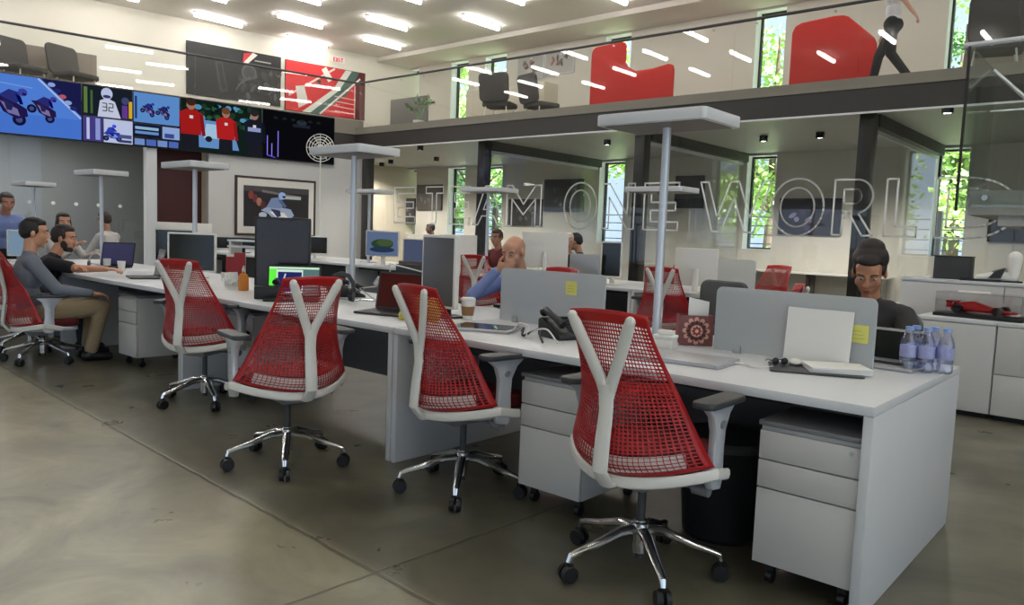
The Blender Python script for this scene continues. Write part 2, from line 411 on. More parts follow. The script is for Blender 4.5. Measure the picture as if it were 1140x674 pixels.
# ---- outlined lettering on the glass
def letters():
    root = thing('glass_lettering', 'large white outlined capital letters across the glass front under the gallery', 'lettering', (0, 11.285, 1.43))
    OUT = mat('white_vinyl', rgb(224, 226, 226), .5, noise=.01); S = .135; H = .78
    def strokes(ch, w):
        h = H
        if ch == 'E': return [[(0,0),(w,0),(w,S),(S,S),(S,h/2-S/2),(w*.92,h/2-S/2),(w*.92,h/2+S/2),(S,h/2+S/2),(S,h-S),(w,h-S),(w,h),(0,h)]]
        if ch == 'T': return [[(w/2-S/2,0),(w/2+S/2,0),(w/2+S/2,h-S),(w,h-S),(w,h),(0,h),(0,h-S),(w/2-S/2,h-S)]]
        if ch == 'L': return [[(0,0),(w,0),(w,S),(S,S),(S,h),(0,h)]]
        if ch == 'N': return [[(0,0),(S,0),(S,h-.24),(w-S,0),(w,0),(w,h),(w-S,h),(w-S,.24),(S,h),(0,h)]]
        if ch == 'M': return [[(0,0),(S,0),(S,h-.26),(w/2,.22),(w-S,h-.26),(w-S,0),(w,0),(w,h),(w-S,h),(w/2,.42),(S,h),(0,h)]]
        if ch == 'W': return [[(w*.2,0),(w*.33,0),(w*.5,h-.26),(w*.67,0),(w*.8,0),(w,h),(w-S,h),(w*.735,.22),(w*.56,h),(w*.44,h),(w*.265,.22),(S,h),(0,h)]]
        if ch == 'A': return [[(0,0),(S,0),(w*.3,.18),(w*.7,.18),(w-S,0),(w,0),(w*.6,h),(w*.4,h)], [(w*.35,.31),(w*.65,.31),(w*.5,h-.2)]]
        if ch == 'O':
            e = lambda a, b_: [(w/2 + a*math.cos(2*PI*q/40), h/2 + b_*math.sin(2*PI*q/40)) for q in range(40)]
            return [e(w/2, h/2+.03), e(w/2-S, h/2+.03-S)]
        if ch == 'D':
            e = lambda a, b_, x0: [(x0 + a*math.cos(t), h/2 + b_*math.sin(t)) for t in (-PI/2 + PI*q/20 for q in range(21))]
            return [[(0,0)] + e(w*.62, h/2, w*.38) + [(0,h)], [(S,S)] + e(w*.62-S, h/2-S, w*.38) + [(S,h-S)]]
        if ch == 'R':
            e = lambda a, b_, x0: [(x0 + a*math.cos(t), h*.7 + b_*math.sin(t)) for t in (-PI/2 + PI*q/14 for q in range(15))]
            return [[(0,0),(S,0),(S,h*.4),(w*.4,h*.4),(w-S,0),(w,0),(w*.62,h*.41)] + e(w*.4, h*.3, w*.56)[1:] + [(0,h)], [(S,h*.4+S)] + e(w*.4-S, h*.3-S, w*.52) + [(S,h-S)]]
    spec = [(ch, aty(a, 230, 11.285).x, aty(b_, 230, 11.285).x) for ch, a, b_ in (('E', 439, 462), ('T', 474, 493), ('E', 501, 523), ('A', 527, 560), ('M', 564, 602),
            ('O', 628, 664), ('N', 671, 706), ('E', 717, 755), ('W', 779, 857), ('O', 859, 917), ('R', 928, 973), ('L', 986, 1022), ('D', 1042, 1134))]
    spec = [(c, x, x1 - x) for c, x, x1 in spec]
    for ch, x, w in spec:
        b = MB(); r = .0125
        for loop in strokes(ch, w):
            n = len(loop)
            for i in range(n):
                p = Vector((loop[i][0], 0, loop[i][1])); q = Vector((loop[(i+1) % n][0], 0, loop[(i+1) % n][1]))
                d_ = (q-p).normalized(); nn = Vector((-d_.z, 0, d_.x)) * r; e = d_ * (r*.8)
                for y0, y1 in ((-.003, .003),):
                    vs = [p-e+nn+Vector((0,y0,0)), p-e-nn+Vector((0,y0,0)), q+e-nn+Vector((0,y0,0)), q+e+nn+Vector((0,y0,0))]
                    vs += [v + Vector((0, y1-y0, 0)) for v in vs]
                    b._faces(vs, ((0,1,2,3),(7,6,5,4),(0,4,5,1),(1,5,6,2),(2,6,7,3),(3,7,4,0)))
        o = b.build('letter', OUT, root, smooth=False); o.location = (x, 0, 0)
letters()

# ---- gallery balustrades
def balustrade():
    r = thing('glass_balustrade', 'clear glass balustrade with dark handrail along the long gallery edge', 'railing', (0, 11.26, 3.6))
    x = -14.75
    while x < 8:
        box('glass_panel', RAILG, r, x+.006, x+1.86-.006, -.008, .008, -.15, 1.02); x += 1.86
    MB().tube([(-14.85, 0, 1.04), (9, 0, 1.04)], .024, 10).build('handrail', DGREYP, r)
    x = -14.75
    while x < 8:
        for dx in (.35, 1.5): MB().cyl((x+dx, -.03, .97), (x+dx, .012, .97), .014, n=10).build('glass_clamp', STEEL, r)
        x += 1.86
    r2 = thing('glass_balustrade', 'clear glass balustrade with dark handrail above the row of screens', 'railing', LW(0, 3.78, -.02), 0)
    for i in range(7):
        s = -1.9 * (i+1)
        b = MB(); b.prism([tuple((LU*a - LN*o)[:2]) for a, o in ((s+.006, -.008), (s+1.894, -.008), (s+1.894, .008), (s+.006, .008))], -.1, .85)
        b.build('glass_panel', RAILG, r2, smooth=False)
    MB().tube([LU*.05 + Vector((0,0,.87)), LU*-13.6 + Vector((0,0,.87))], .024, 10).build('handrail', DGREYP, r2)
balustrade()

# ---- ceiling strip lights
STRIP = emit('strip_light_glow', (1, .98, .94, 1), STRIPE)
def strip_proto():
    t = thing('ceiling_light', 'white linear tube light on the pale ceiling, behind the camera and out of the picture', 'ceiling light', (0,0,0), 0, 'linear ceiling lights')
    box('housing', WHITE, t, -.05, .05, -.62, .62, -.03, 0)
    MB().prism(rrect(-.04, .04, -.61, .61, .038), -.105, -.03).build('diffuser', STRIP, t, smooth=False)
    return t
sp = strip_proto(); first = True
seen = {(-18.0, 9.5): 'left end of ceiling row, above the black engine poster',
        (-16.35, 10.7): 'second from the left above the gap between the two posters', (-18.0, 12.0): 'nearest the exit sign above the red poster',
        (-14.7, 11.85): 'upper of the pair right of the exit sign', (-16.35, 13.2): 'lower of the pair right of the exit sign',
        (-12.75, 13.05): 'alone in the middle of the ceiling above the potted plant', (-14.7, 9.35): 'cut by the top of the picture, right of the posters',
        (-16.35, 8.2): 'cut by the top of the picture above the black poster', (-12.75, 10.55): 'barely in the picture above the grey booth',
        (-10.95, 11.8): 'barely in the picture right of the middle', (-9.15, 13.05): 'barely in the picture above the first red partition'}
GRID = []
for i, x in enumerate((-18.0, -16.35, -14.7, -12.75, -10.95, -9.15, -7.35, -5.55, -3.75, -1.95, -.15, 1.65, 3.45)):
    base = 12.0 if i % 2 == 0 else 13.2
    for q in range(5):
        y = base - 2.5 * q
        key = min(seen, key=lambda kk: abs(kk[0]-x) + abs(kk[1]-y))
        hit = abs(key[0]-x) + abs(key[1]-y) < .45
        if x > -8 and y > 12.5 or hit or (q % 2 == 0 or x < -8): GRID.append((x, y, seen[key] if hit else None))
for x, y, l in GRID:
    lab = 'white linear ceiling light ' + l if l else sp['label'] if first else 'white linear tube light on the pale ceiling, out of the picture'
    if first: o = sp; o.location = (x, y, 6.22); o['label'] = lab if l else 'white linear tube light on the pale ceiling, out of the picture'; first = False
    else: o = dup(sp, (x, y, 6.22), 0, lab)

# ---- downlights under the gallery
DOWN = emit('downlight_glow', (1, .96, .88, 1), 22)
def downlight(px, py, lab, proto=[None]):
    p = atz(px, py, 3.07); dl = bpy.data.lights.new('downlight_lamp', 'SPOT'); dl.energy = UNDER; dl.spot_size = 2.6; dl.spot_blend = .6; dl.shadow_soft_size = .06; dl.color = (1, .95, .87)
    do = bpy.data.objects.new('downlight_lamp', dl); COL.objects.link(do); do.location = (p.x, p.y, 3.03)
    l = 'black surface downlight under the gallery ' + lab
    if proto[0] is None:
        t = thing('downlight', l, 'downlight', (p.x, p.y, 3.14), 0, 'downlights under the gallery'); proto[0] = t
        MB().lathe([(.07, 0), (.07, -.1), (.06, -.1), (.055, -.07), (.0, -.07)]).build('can', BLACKP, t)
        MB().lathe([(.0, -.075), (.054, -.075), (.05, -.09), (.0, -.092)]).build('bulb', DOWN, t)
    else: dup(proto[0], (p.x, p.y, 3.14), 0, l)
for a in ((1055, 124, 'before the rightmost window'), (995, 152, 'just left of the rightmost glass partition end'), (850, 156, 'before the window by the letter W'), (676, 160, 'before the window by the letter O'),
          (604, 171, 'above the dark picture pair'), (541, 175, 'behind the second column'), (486, 178, 'above the seated far figure'), (468, 166, 'nearest the corner lamp head'),
          (435, 181, 'right one over the far left wall'), (425, 184, 'left one over the far left wall'), (913, 152, 'above the last letter O')):
    downlight(*a)

# ---- stair landing with green glass at the right edge
def stair():
    Y = 9.5
    t = thing('stair_landing', 'stair landing boxed in green glass with bolted edge at right edge', 'stairs', (0, Y, 0))
    box('landing_slab', mat('stair_grey_steel', rgb(142, 142, 136), .5, noise=.04), t, -1.78, 2.2, .03, 1.3, 1.66, 1.92)
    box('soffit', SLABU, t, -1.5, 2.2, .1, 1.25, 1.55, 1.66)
    box('front_glass', STAIRG, t, -1.88, 2.2, -.012, .012, 1.74, 3.44)
    box('side_glass', STAIRG, t, -1.88, -1.856, .014, 1.4, 1.74, 3.44)
    box('edge_strip', DARKM, t, -1.9, -1.875, -.02, .016, 1.7, 3.46)
    MB().tube([(-1.95, 0, 3.47), (2.2, 0, 3.5)], .028, 10).build('handrail', ALU, t)
    for x in (-1.62, -1.2, -.6, 0, .6): MB().cyl((x, -.04, 1.84), (x, .04, 1.84), .03, n=12).build('glass_bolt', STEEL, t)
    MB().tube([(-1.84, 1.1, 3.4), (-1.3, 1.1, 2.85), (-.7, 1.1, 2.25), (-.3, 1.1, 1.9)], .022, 8).build('stringer_rail', STEEL, t)
    MB().tube([(-1.84, 1.1, 2.92), (2.2, 1.1, 2.95)], .015, 8).build('cross_rail', STEEL, t)
    box('support_post', DARKM, t, 1.6, 1.75, .3, .45, 0, 1.66)
stair()
wf = MB(); wf.box(-27, 9, -8, -7.9, 2.7, 6.22)
for x in (-27, -18, -9, 0): wf.box(x, x+1.6, -8, -7.9, 0, 2.7)
struct(wf.build('wall_front', GPAINT, None, smooth=False))  # unseen wall, its openings sized to hold back sky light
# ---- plain side wall beyond the frame, with the storefront mullions behind the camera
struct(box('wall_right', GPAINT, None, 8.8, 9, 4.5, 15.5, 0, 6.22))
mu = MB()
for x in range(-26, 9, 3): mu.box(x-.05, x+.05, -7.9, -7.75, 0, 6.22)
struct(mu.build('window_mullions', DARKM, None, smooth=False))
# ================================================================== CHAIRS
def back_surface():
    """perforated red back: param u in [-1,1], v in [0,1]"""
    def pt(u, v):
        w = .158 + .148*(1-v)**1.6
        w = max(w, .15)
        y = -.275 + .05*math.sin(PI*v)**1.3 - .055*v
        y += (.2*(1-v)**1.3 + .035) * abs(u)**2.0
        z = .432 + .588*v + .05*u*u*(1-v)**2 - .012*u*u*v
        if v < .08: y += (.08-v)*.5*(1-abs(u)**2)
        return Vector((w*u, y, z))
    return pt
def make_back(nu=34, nv=42, plain=False):
    pt = back_surface(); b = MB(); vs = {}
    def V(key, p):
        if key not in vs: vs[key] = b.bm.verts.new(p)
        return vs[key]
    for i in range(nu):
        for j in range(nv):
            u0, u1 = -1 + 2*i/nu, -1 + 2*(i+1)/nu; v0, v1 = j/nv, (j+1)/nv
            c = [(i, j), (i+1, j), (i+1, j+1), (i, j+1)]
            q = [V(k, pt(-1 + 2*k[0]/nu, k[1]/nv)) for k in c]
            um, vm = abs(u0+u1)/2, (v0+v1)/2
            h = 0.0
            if um < .93 and .015 < vm < .93:
                if vm < .14: h = .84
                elif vm < .5: h = .64 + .10*math.sin(vm*20 + um*3)
                elif vm < .58: h = .4
                else: h = .74 - .6*max(0, vm-.8)
                if um > .82: h *= .8
            if plain: h = 0
            if h < .12: b.bm.faces.new(q); continue
            m = pt((u0+u1)/2, (v0+v1)/2)
            inn = [b.bm.verts.new(m + (p.co - m) * (h + .08 if k % 2 else h)) for k, p in enumerate(q)]
            for k in range(4): b.bm.faces.new((q[k], q[(k+1) % 4], inn[(k+1) % 4], inn[k]))
    return b
def solid(o, t, off=0):
    m = o.modifiers.new('Solidify', 'SOLIDIFY'); m.thickness = t; m.offset = off; return o
def make_chair(label, group):
    t = thing('office_chair', label, 'chair', (0,0,0), 0, group)
    # five star base
    for k in range(5):
        a = PI/2 + .2 + k*2*PI/5; d = Vector((math.cos(a), math.sin(a), 0)); s_ = Vector((-d.y, d.x, 0))
        pts = [d*.02 + Vector((0,0,.165)), d*.09 + Vector((0,0,.162)), d*.2 + Vector((0,0,.125)), d*.27 + Vector((0,0,.108)), d*.298 + Vector((0,0,.098)), d*.305 + Vector((0,0,.075))]
        leg = MB().tube(pts, [.024,.022,.018,.016,.015,.012], 10, ry=[.02,.018,.014,.013,.013,.012]).build('leg', CHROME, t)
        c = MB(); ax = s_
        p = d*.305 + Vector((0,0,.034))
        for sgn in (-1, 1): c.cyl(p + ax*(.006*sgn), p + ax*(.026*sgn), .034, .03, 16)
        c.cyl(p + Vector((0,0,.0)), p + Vector((0,0,.045)), .011, n=10); c.box(p.x-.014, p.x+.014, p.y-.014, p.y+.014, p.z+.012, p.z+.036)
        c.build('caster', BLACKP, leg)
    MB().lathe([(.02,.07),(.028,.075),(.03,.17),(.034,.175),(.034,.19),(.024,.195),(.024,.20)]).build('hub', CHROME, t)
    MB().cyl((0,0,.2), (0,0,.37), .017, n=12).cyl((0,0,.05), (0,0,.2), .0172, n=12).build('gas_lift', DGREYP, t)
    m = MB().box(-.085, .085, -.13, .12, .345, .40).bevel(.02).build('tilt_mechanism', GREYP, t)
    MB().cyl((-.1,.02,.37), (.26,.02,.37), .008, n=8).cyl((.2,.02,.37), (.262,.02,.37), .022, n=14).build('tilt_knob', GREYP, m)
    # seat
    prof = rrect(-.235, .235, -.165, .25, (.16, .16, .09, .09), 7)
    MB().prism(prof, .435, .50).bevel(.022, 3).build('seat', REDS, t)
    MB().prism([(x*.97, y*.97) for x, y in prof], .395, .435).bevel(.012, 2).build('seat_pan', ALU, t)
    # white sling rim following the foot of the back round to the arms
    pt = back_surface(); pts = []
    for k in range(25):
        u = -1 + 2*k/24; p = pt(u, 0); pts.append(Vector((p.x*1.02, p.y + .004, p.z - .026)))
    rim = [Vector((-.29, .1, .425))] + pts + [Vector((.29, .1, .425))]
    MB().tube(rim, .010, 8, ry=.021, up=(0,0,1)).build('sling_rim', WHITEP, t)
    inner = [pt(-1 + 2*k/20, .075) + Vector((0, .022, -.004)) for k in range(2, 19)]
    MB().tube(inner, .006, 8, ry=.03, up=(0,0,1)).build('rear_frame', WHITEP, t)
    bk = make_back().build('backrest', REDM, t); solid(bk, .004)
    # Y-shaped spine
    y = MB()
    y.tube([(0,-.16,.385), (0,-.25,.395), (0,-.295,.45), (0,-.285,.56), (0,-.272,.66), (0,-.278,.755)], [.033,.034,.033,.031,.029,.032], 12, ry=[.014]*6, up=(0,1,0))
    for sx in (-1, 1):
        y.tube([(sx*.008,-.27,.71), (sx*.022,-.277,.765), (sx*.068,-.302,.87), (sx*.108,-.328,.965), (sx*.117,-.334,.985)], [.02,.024,.023,.023,.018], 12, ry=[.014]*5, up=(0,1,0))
        y.ell((sx*.118,-.334,.987), (.02,.014,.02), seg=10, rings=6)
    y.build('spine', WHITEP, t)
    for sx in (-1, 1):
        M = frame((sx*.285, 0, 0), (0,1,0), (0,0,1))
        prof = [(-.035,.395), (.03,.385), (.045,.43), (.04,.52), (.045,.6), (.075,.655), (.12,.69), (-.095,.69), (-.05,.655), (-.03,.6), (-.03,.52), (-.05,.43)]
        a = MB().prism(prof, -.016, .016, M).bevel(.008, 2).build('armrest', ALU, t)
        MB().prism(rrect(-.045, .045, -.13, .15, .035), .692, .718, Matrix.Translation((sx*.285, 0, 0))).bevel(.008).build('arm_pad', DGREYP, a)
        MB().cyl((sx*.297, .01, .625), (sx*.307, .01, .625), .016, n=14).build('arm_button', STEEL, a)
    return t
HUBS = {'near': atz(703, 578, .19), 'second': atz(515, 503, .19), 'third': atz(320, 477, .19), 'fourth': atz(228, 422, .17), 'seated': atz(65, 388, .17)}
g = 'red mesh office chairs'
R = math.radians
c1 = make_chair('red mesh office chair with white Y spine nearest the camera, before the right pedestal gap', g)
c1.location = (HUBS['near'].x + .04, HUBS['near'].y, 0); c1.rotation_euler.z = R(0)
def chair(key, rz, label, loc=None):
    p = HUBS[key] if loc is None else Vector(loc)
    return dup(c1, (p.x, p.y, 0), R(rz), label)
chair('second', -8, 'red mesh office chair beside the middle white desk panel, its side turned to the camera')
chair('third', 80, 'red mesh office chair facing the green laptop screen, its back square to the camera')
chair('fourth', 28, 'red mesh office chair before the dark monitor with white bezel')
cs5 = chair('seated', -9, 'red mesh office chair that the man in khaki trousers sits on', (-7.4, 2.3, 0))
for ch_ in cs5.children:
    if ch_.name.split('.')[0] not in ('leg', 'hub', 'gas_lift'): ch_.location.z -= .11
chair('', -20, 'red mesh office chair cut by the left edge of the picture', (-9.0, 2.2, 0))
chair('', 15, 'red mesh office chair at the far bench, just left of the near lamp pole', (aty(728, 340, 6.15).x, 6.4, 0))
chair('', 30, 'red mesh office chair behind the portrait monitor, left of the bald man', (aty(517, 320, 6.2).x, 6.45, 0))
chair('', 172, 'red mesh office chair beyond the grey screen, right of the white monitor back', (aty(852, 310, 8.6).x, 8.6, 0))
chair('', 118, 'red mesh office chair turned sideways behind the patterned box', (aty(815, 345, 4.5).x, 4.75, 0))
chair('', 178, 'red mesh office chair that the bald man sits on', (-3.66, 4.49, 0))
chair('', 165, 'red mesh office chair half hidden by the tall white monitor back, at the far bench', (aty(745, 290, 8.7).x, 8.7, 0))

# ================================================================== BENCH DESKS
def bench(label, loc, group):
    t = thing('bench_desk', label, 'desk', loc, 0, group); W = 2.43; D = 1.30
    MB().box(0, W, 0, D, .705, .74).bevel(.004).build('worktop', WHITE, t)
    for x in (0, W-.034): MB().box(x, x+.034, .004, D-.004, 0, .705).bevel(.003).build('end_panel', WHITE, t)
    box('modesty_panel', DGREYP, t, .04, W-.04, D/2-.012, D/2+.012, .28, .69)
    tr = MB(); tr.box(.1, W-.1, D/2-.16, D/2-.015, .56, .572); tr.box(.1, W-.1, D/2-.162, D/2-.15, .572, .63)
    tr.build('cable_tray', DGREYP, t, smooth=False)
    box('support_beam', DARKM, t, .04, W-.04, .18, .22, .66, .704); box('support_beam', DARKM, t, .04, W-.04, D-.22, D-.18, .66, .704)
    return t
gb = 'white bench desks'
b0 = bench('white bench desk with its end panel nearest the camera, water bottles on it', (-3.14, 2.65, 0), gb)
for i, l in enumerate(('white bench desk carrying the green laptop screen and the open red-lit laptop', 'white bench desk where the bearded man rests his arm, before the maroon recess',
                       'white bench desk at the far left behind the seated men')):
    dup(b0, (-3.14 - 2.44*(i+1), 2.65, 0), 0, l)
for i, l in enumerate(('second-row white bench desk behind the patterned box', 'second-row white bench desk behind the bald man', 'second-row white bench desk beyond the headphones and the paper pile',
                       'second-row white bench desk before the framed picture', 'second-row white bench desk at the far left, behind the seated men')):
    dup(b0, (-4.4 - 2.44*i + .1, 6.85, 0), 0, l)
# pedestals
def pedestal(label, loc, w, group, rz=0):
    t = thing('drawer_pedestal', label, 'cabinet', loc, rz, group); D = .55
    FRONT = mat('pale_grey_laminate', rgb(202, 199, 197), .45, noise=.02)
    MB().box(0, w, .02, D, .09, .60).bevel(.004).build('carcass', FRONT, t)
    MB().box(-.004, w+.004, .0, D, .604, .622).bevel(.003).build('lid', GREYP, t)
    z = .092
    for h in (.285, .105, .11):
        d = MB().box(.003, w-.003, 0, .02, z, z+h-.005).bevel(.003).build('drawer', FRONT, t); z += h
    MB().cyl((w-.035, -.003, .565), (w-.035, .002, .565), .008, n=12).build('lock', STEEL, d)
    for x in (.05, w-.05):
        for y in (.07, D-.07):
            MB().cyl((x-.012,y,.026), (x+.012,y,.026), .026, n=14).box(x-.015, x+.015, y-.012, y+.012, .045, .09).build('caster', BLACKP, t)
    return t
gp_ = 'white drawer pedestals'
pd = pedestal('white three-drawer pedestal with lock beside the near desk end panel', (-1.1, 2.67, 0), .36, gp_)
dup(pd, (-2.26, 2.69, 0), 0, 'white three-drawer pedestal behind the nearest red chair')
dup(pd, (-5.35, 2.9, 0), 0, 'white drawer pedestal under the desk behind the chair before the dark monitor')
dup(pd, (-6.95, 2.75, 0), 0, 'white drawer pedestal by the knees of the man in khaki trousers')
t = thing('waste_bin', 'large round black waste bin in the shade under the near desk', 'bin', (-1.40, 3.06, 0))
MB().lathe([(.15,0),(.17,.02),(.2,.42),(.205,.43),(.195,.43),(.165,.04),(.0,.03)], n=28).build('bucket', BLACKP, t)
MB().lathe([(.196,.40),(.212,.405),(.212,.425),(.2,.44),(.19,.43)], n=28).build('rim', DGREYP, t)

# ================================================================== DESK LUMINAIRES
def lamp(label, x, y, ztop, base, w=.6, d=.38):
    t = thing('desk_luminaire', label, 'lamp', (x, y, base), 0, 'white desk luminaires'); H = ztop - base
    MB().prism(rrect(-.11,.11,-.09,.09,.02), 0, .012).bevel(.003).build('base', ALU, t)
    MB().cyl((0,0,.012), (0,0,H-.055), .021, n=16).build('pole', ALU, t)
    h = MB().prism(rrect(-w/2, w/2, -d/2, d/2, .03), H-.055, H).bevel(.006).build('lamp_head', WHITE, t)
    MB().prism(rrect(-w/2+.03, w/2-.03, -d/2+.03, d/2-.03, .02), H-.058, H-.0552).build('diffuser', mat('painted_dark_underside', rgb(96, 90, 86), .35, noise=.05), h, smooth=False)  # dark underside: floor reflection and dimness put into the panel colour
    return t
for l, px, pz, y, zt, base in (('white flat-headed desk luminaire on tall pole rising beside the nearest red chair', 737, 250, 3.37, 1.87, .74),
        ('white flat-headed desk luminaire on tall pole above the black headphones', 393, 250, 3.45, 1.84, .74),
        ('white flat-headed desk luminaire before the maroon recess', 217, 230, 3.45, 1.81, .74),
        ('white flat-headed desk luminaire above the bearded man', 113, 240, 3.5, 1.80, .74),
        ('small white desk luminaire at the far left above the screen', 38, 240, 3.6, 1.72, 0),
        ('white flat-headed desk luminaire in the second row, before the dark column', 543, 240, 7.5, 1.86, .74),
        ('white flat-headed desk luminaire in the second row, hanging before the letter E', 735, 240, 7.5, 1.84, .74),
        ('white flat-headed desk luminaire in the second row behind the left lamp pole', 411, 240, 7.5, 1.86, .74)):
    lamp(l, aty(px, pz, y).x, y, zt, base, w=.72 if y > 7 else .6, d=.42 if y > 7 else .38)

# ================================================================== LOW CABINETS AT RIGHT
def cabinet(name, label, x0, x1, y0, y1, h, doors, group=None, split=None):
    t = thing(name, label, 'cabinet', (x0, y0, 0), 0, group); W = x1-x0; D = y1-y0
    box('carcass', mat('cabinet_white', rgb(205, 204, 203), .45, noise=.02), t, 0, W, .02, D, .04, h-.03)
    MB().box(-.008, W+.008, -.005, D, h-.028, h).bevel(.003).build('top', WHITE, t)
    box('plinth', DARKM, t, .02, W-.02, .05, D-.02, 0, .04)
    for i in range(doors):
        a = W*i/doors + .004; b_ = W*(i+1)/doors - .004
        if split and i in split: zs = ((.045, h*.47), (h*.47+.006, h-.034))
        else: zs = ((.045, h-.034),)
        for z0, z1 in zs: MB().box(a, b_, 0, .02, z0, z1).bevel(.002).build('drawer' if len(zs) == 2 else 'door', MATS['cabinet_white'], t)
    return t
cabinet('low_cabinet', 'low white cabinet with model race car on top', -1.53, -.985, 6.66, 7.2, .745, 1)
cabinet('low_cabinet', 'low white drawer cabinet cut by the right edge of the picture', -.98, .1, 6.66, 7.2, .745, 2, None, (0, 1))
cabinet('tall_cabinet', 'taller grey-white cabinet behind the low ones, with black box on top', -1.82, .5, 7.28, 7.85, 1.02, 3, None, (1, 2))
# ================================================================== SCREENS ON THE LEFT WALL
def bike(a, x, y, s, body, rider, lean=.25, wheel=(20,22,60)):
    c, n = math.cos(lean), math.sin(lean)
    T = lambda px, py: (x + s*(px*c - py*n), y + s*(px*n + py*c))
    for wx, wy in ((-.42, -.34), (.42, -.42)): q = T(wx, wy); a.ell(q[0], q[1], s*.2, s*.2, wheel); a.ell(q[0], q[1], s*.1, s*.1, (70, 80, 140))
    a.poly([T(*p) for p in ((-.6,.0),(-.35,.12),(.1,.1),(.5,.02),(.62,-.2),(.35,-.42),(-.1,-.36),(-.35,-.12))], body)
    a.poly([T(*p) for p in ((-.3,-.05),(.25,-.1),(.4,-.3),(.05,-.34))], tuple(min(255, v+90) for v in body))
    a.poly([T(*p) for p in ((-.4,.1),(-.2,.42),(.1,.45),(.28,.22),(.12,.05))], rider)
    a.poly([T(*p) for p in ((.02,.36),(.2,.34),(.36,.12),(.26,.08))], tuple(max(0, v-40) for v in rider))
    q = T(.2, .5); a.ell(q[0], q[1], s*.14, s*.13, tuple(min(255, int(v*1.25)+10) for v in rider)); a.poly([T(*p) for p in ((.2,.5),(.33,.5),(.32,.43),(.22,.42))], (24, 26, 60))
    a.poly([T(*p) for p in ((-.25,.05),(.1,-.02),(.12,-.22),(-.02,-.26))], (40, 40, 90))
def person_art(a, x, y, s, shirt, hair=(60,40,34), skin=(170,120,100), leg=(30,30,40)):
    a.poly(((x-.16*s,y),(x+.16*s,y),(x+.15*s,y+.4*s),(x-.15*s,y+.4*s)), leg)
    a.poly(((x-.2*s,y+.3*s),(x+.2*s,y+.3*s),(x+.23*s,y+.72*s),(x+.1*s,y+.8*s),(x-.1*s,y+.8*s),(x-.23*s,y+.72*s)), shirt)
    a.poly(((x+.17*s,y+.72*s),(x+.24*s,y+.7*s),(x+.29*s,y+.3*s),(x+.22*s,y+.28*s)), tuple(int(v*.8) for v in shirt))
    a.ell(x, y+.9*s, .09*s, .11*s, skin); a.ell(x, y+.95*s, .095*s, .08*s, hair)
    a.rect(x-.03*s, x+.04*s, y+.62*s, y+.68*s, (225, 225, 225))
def screen(s0, s1, label, draw):
    z0, z1 = 2.70, 3.77; w = s1-s0; h = z1-z0
    t = thing('wall_screen', label, 'screen', LW(s0, z0, -.10), math.atan2(LU.y, LU.x), 'row of wall screens')
    MB().box(.004, w-.004, 0, .09, 0, h).bevel(.005).build('housing', BLACKP, t)
    a = Art(frame((0, -.0015, 0), (1,0,0), (0,0,1)), glow=.75, pre='lit'); draw(a, w, h); a.build('picture', t)
    return t
def pic1(a, w, h):
    a.rect(.015, w-.015, .02, h-.02, (84, 134, 226)); a.rect(.015, w-.015, .02, .38, (74, 122, 216))
    a.poly(((w*.62,h-.02),(w-.015,h-.02),(w-.015,h*.42)), (28, 30, 78)); a.line((w*.6,h-.03),(w-.02,h*.38), .03, (180,200,240))
    for k in range(5): a.ell(w*(.72+.05*k), h*(.9-.09*k), .06, .04, ((150,170,230),(40,44,110),(190,90,110))[k % 3])
    a.line((.05,h*.86),(w*.55,h*.8), .02, (120,160,235))
    bike(a, .62, .55, .52, (34, 26, 80), (44, 50, 126), -.35); bike(a, 1.14, .55, .38, (40, 28, 74), (46, 44, 120), -.4)
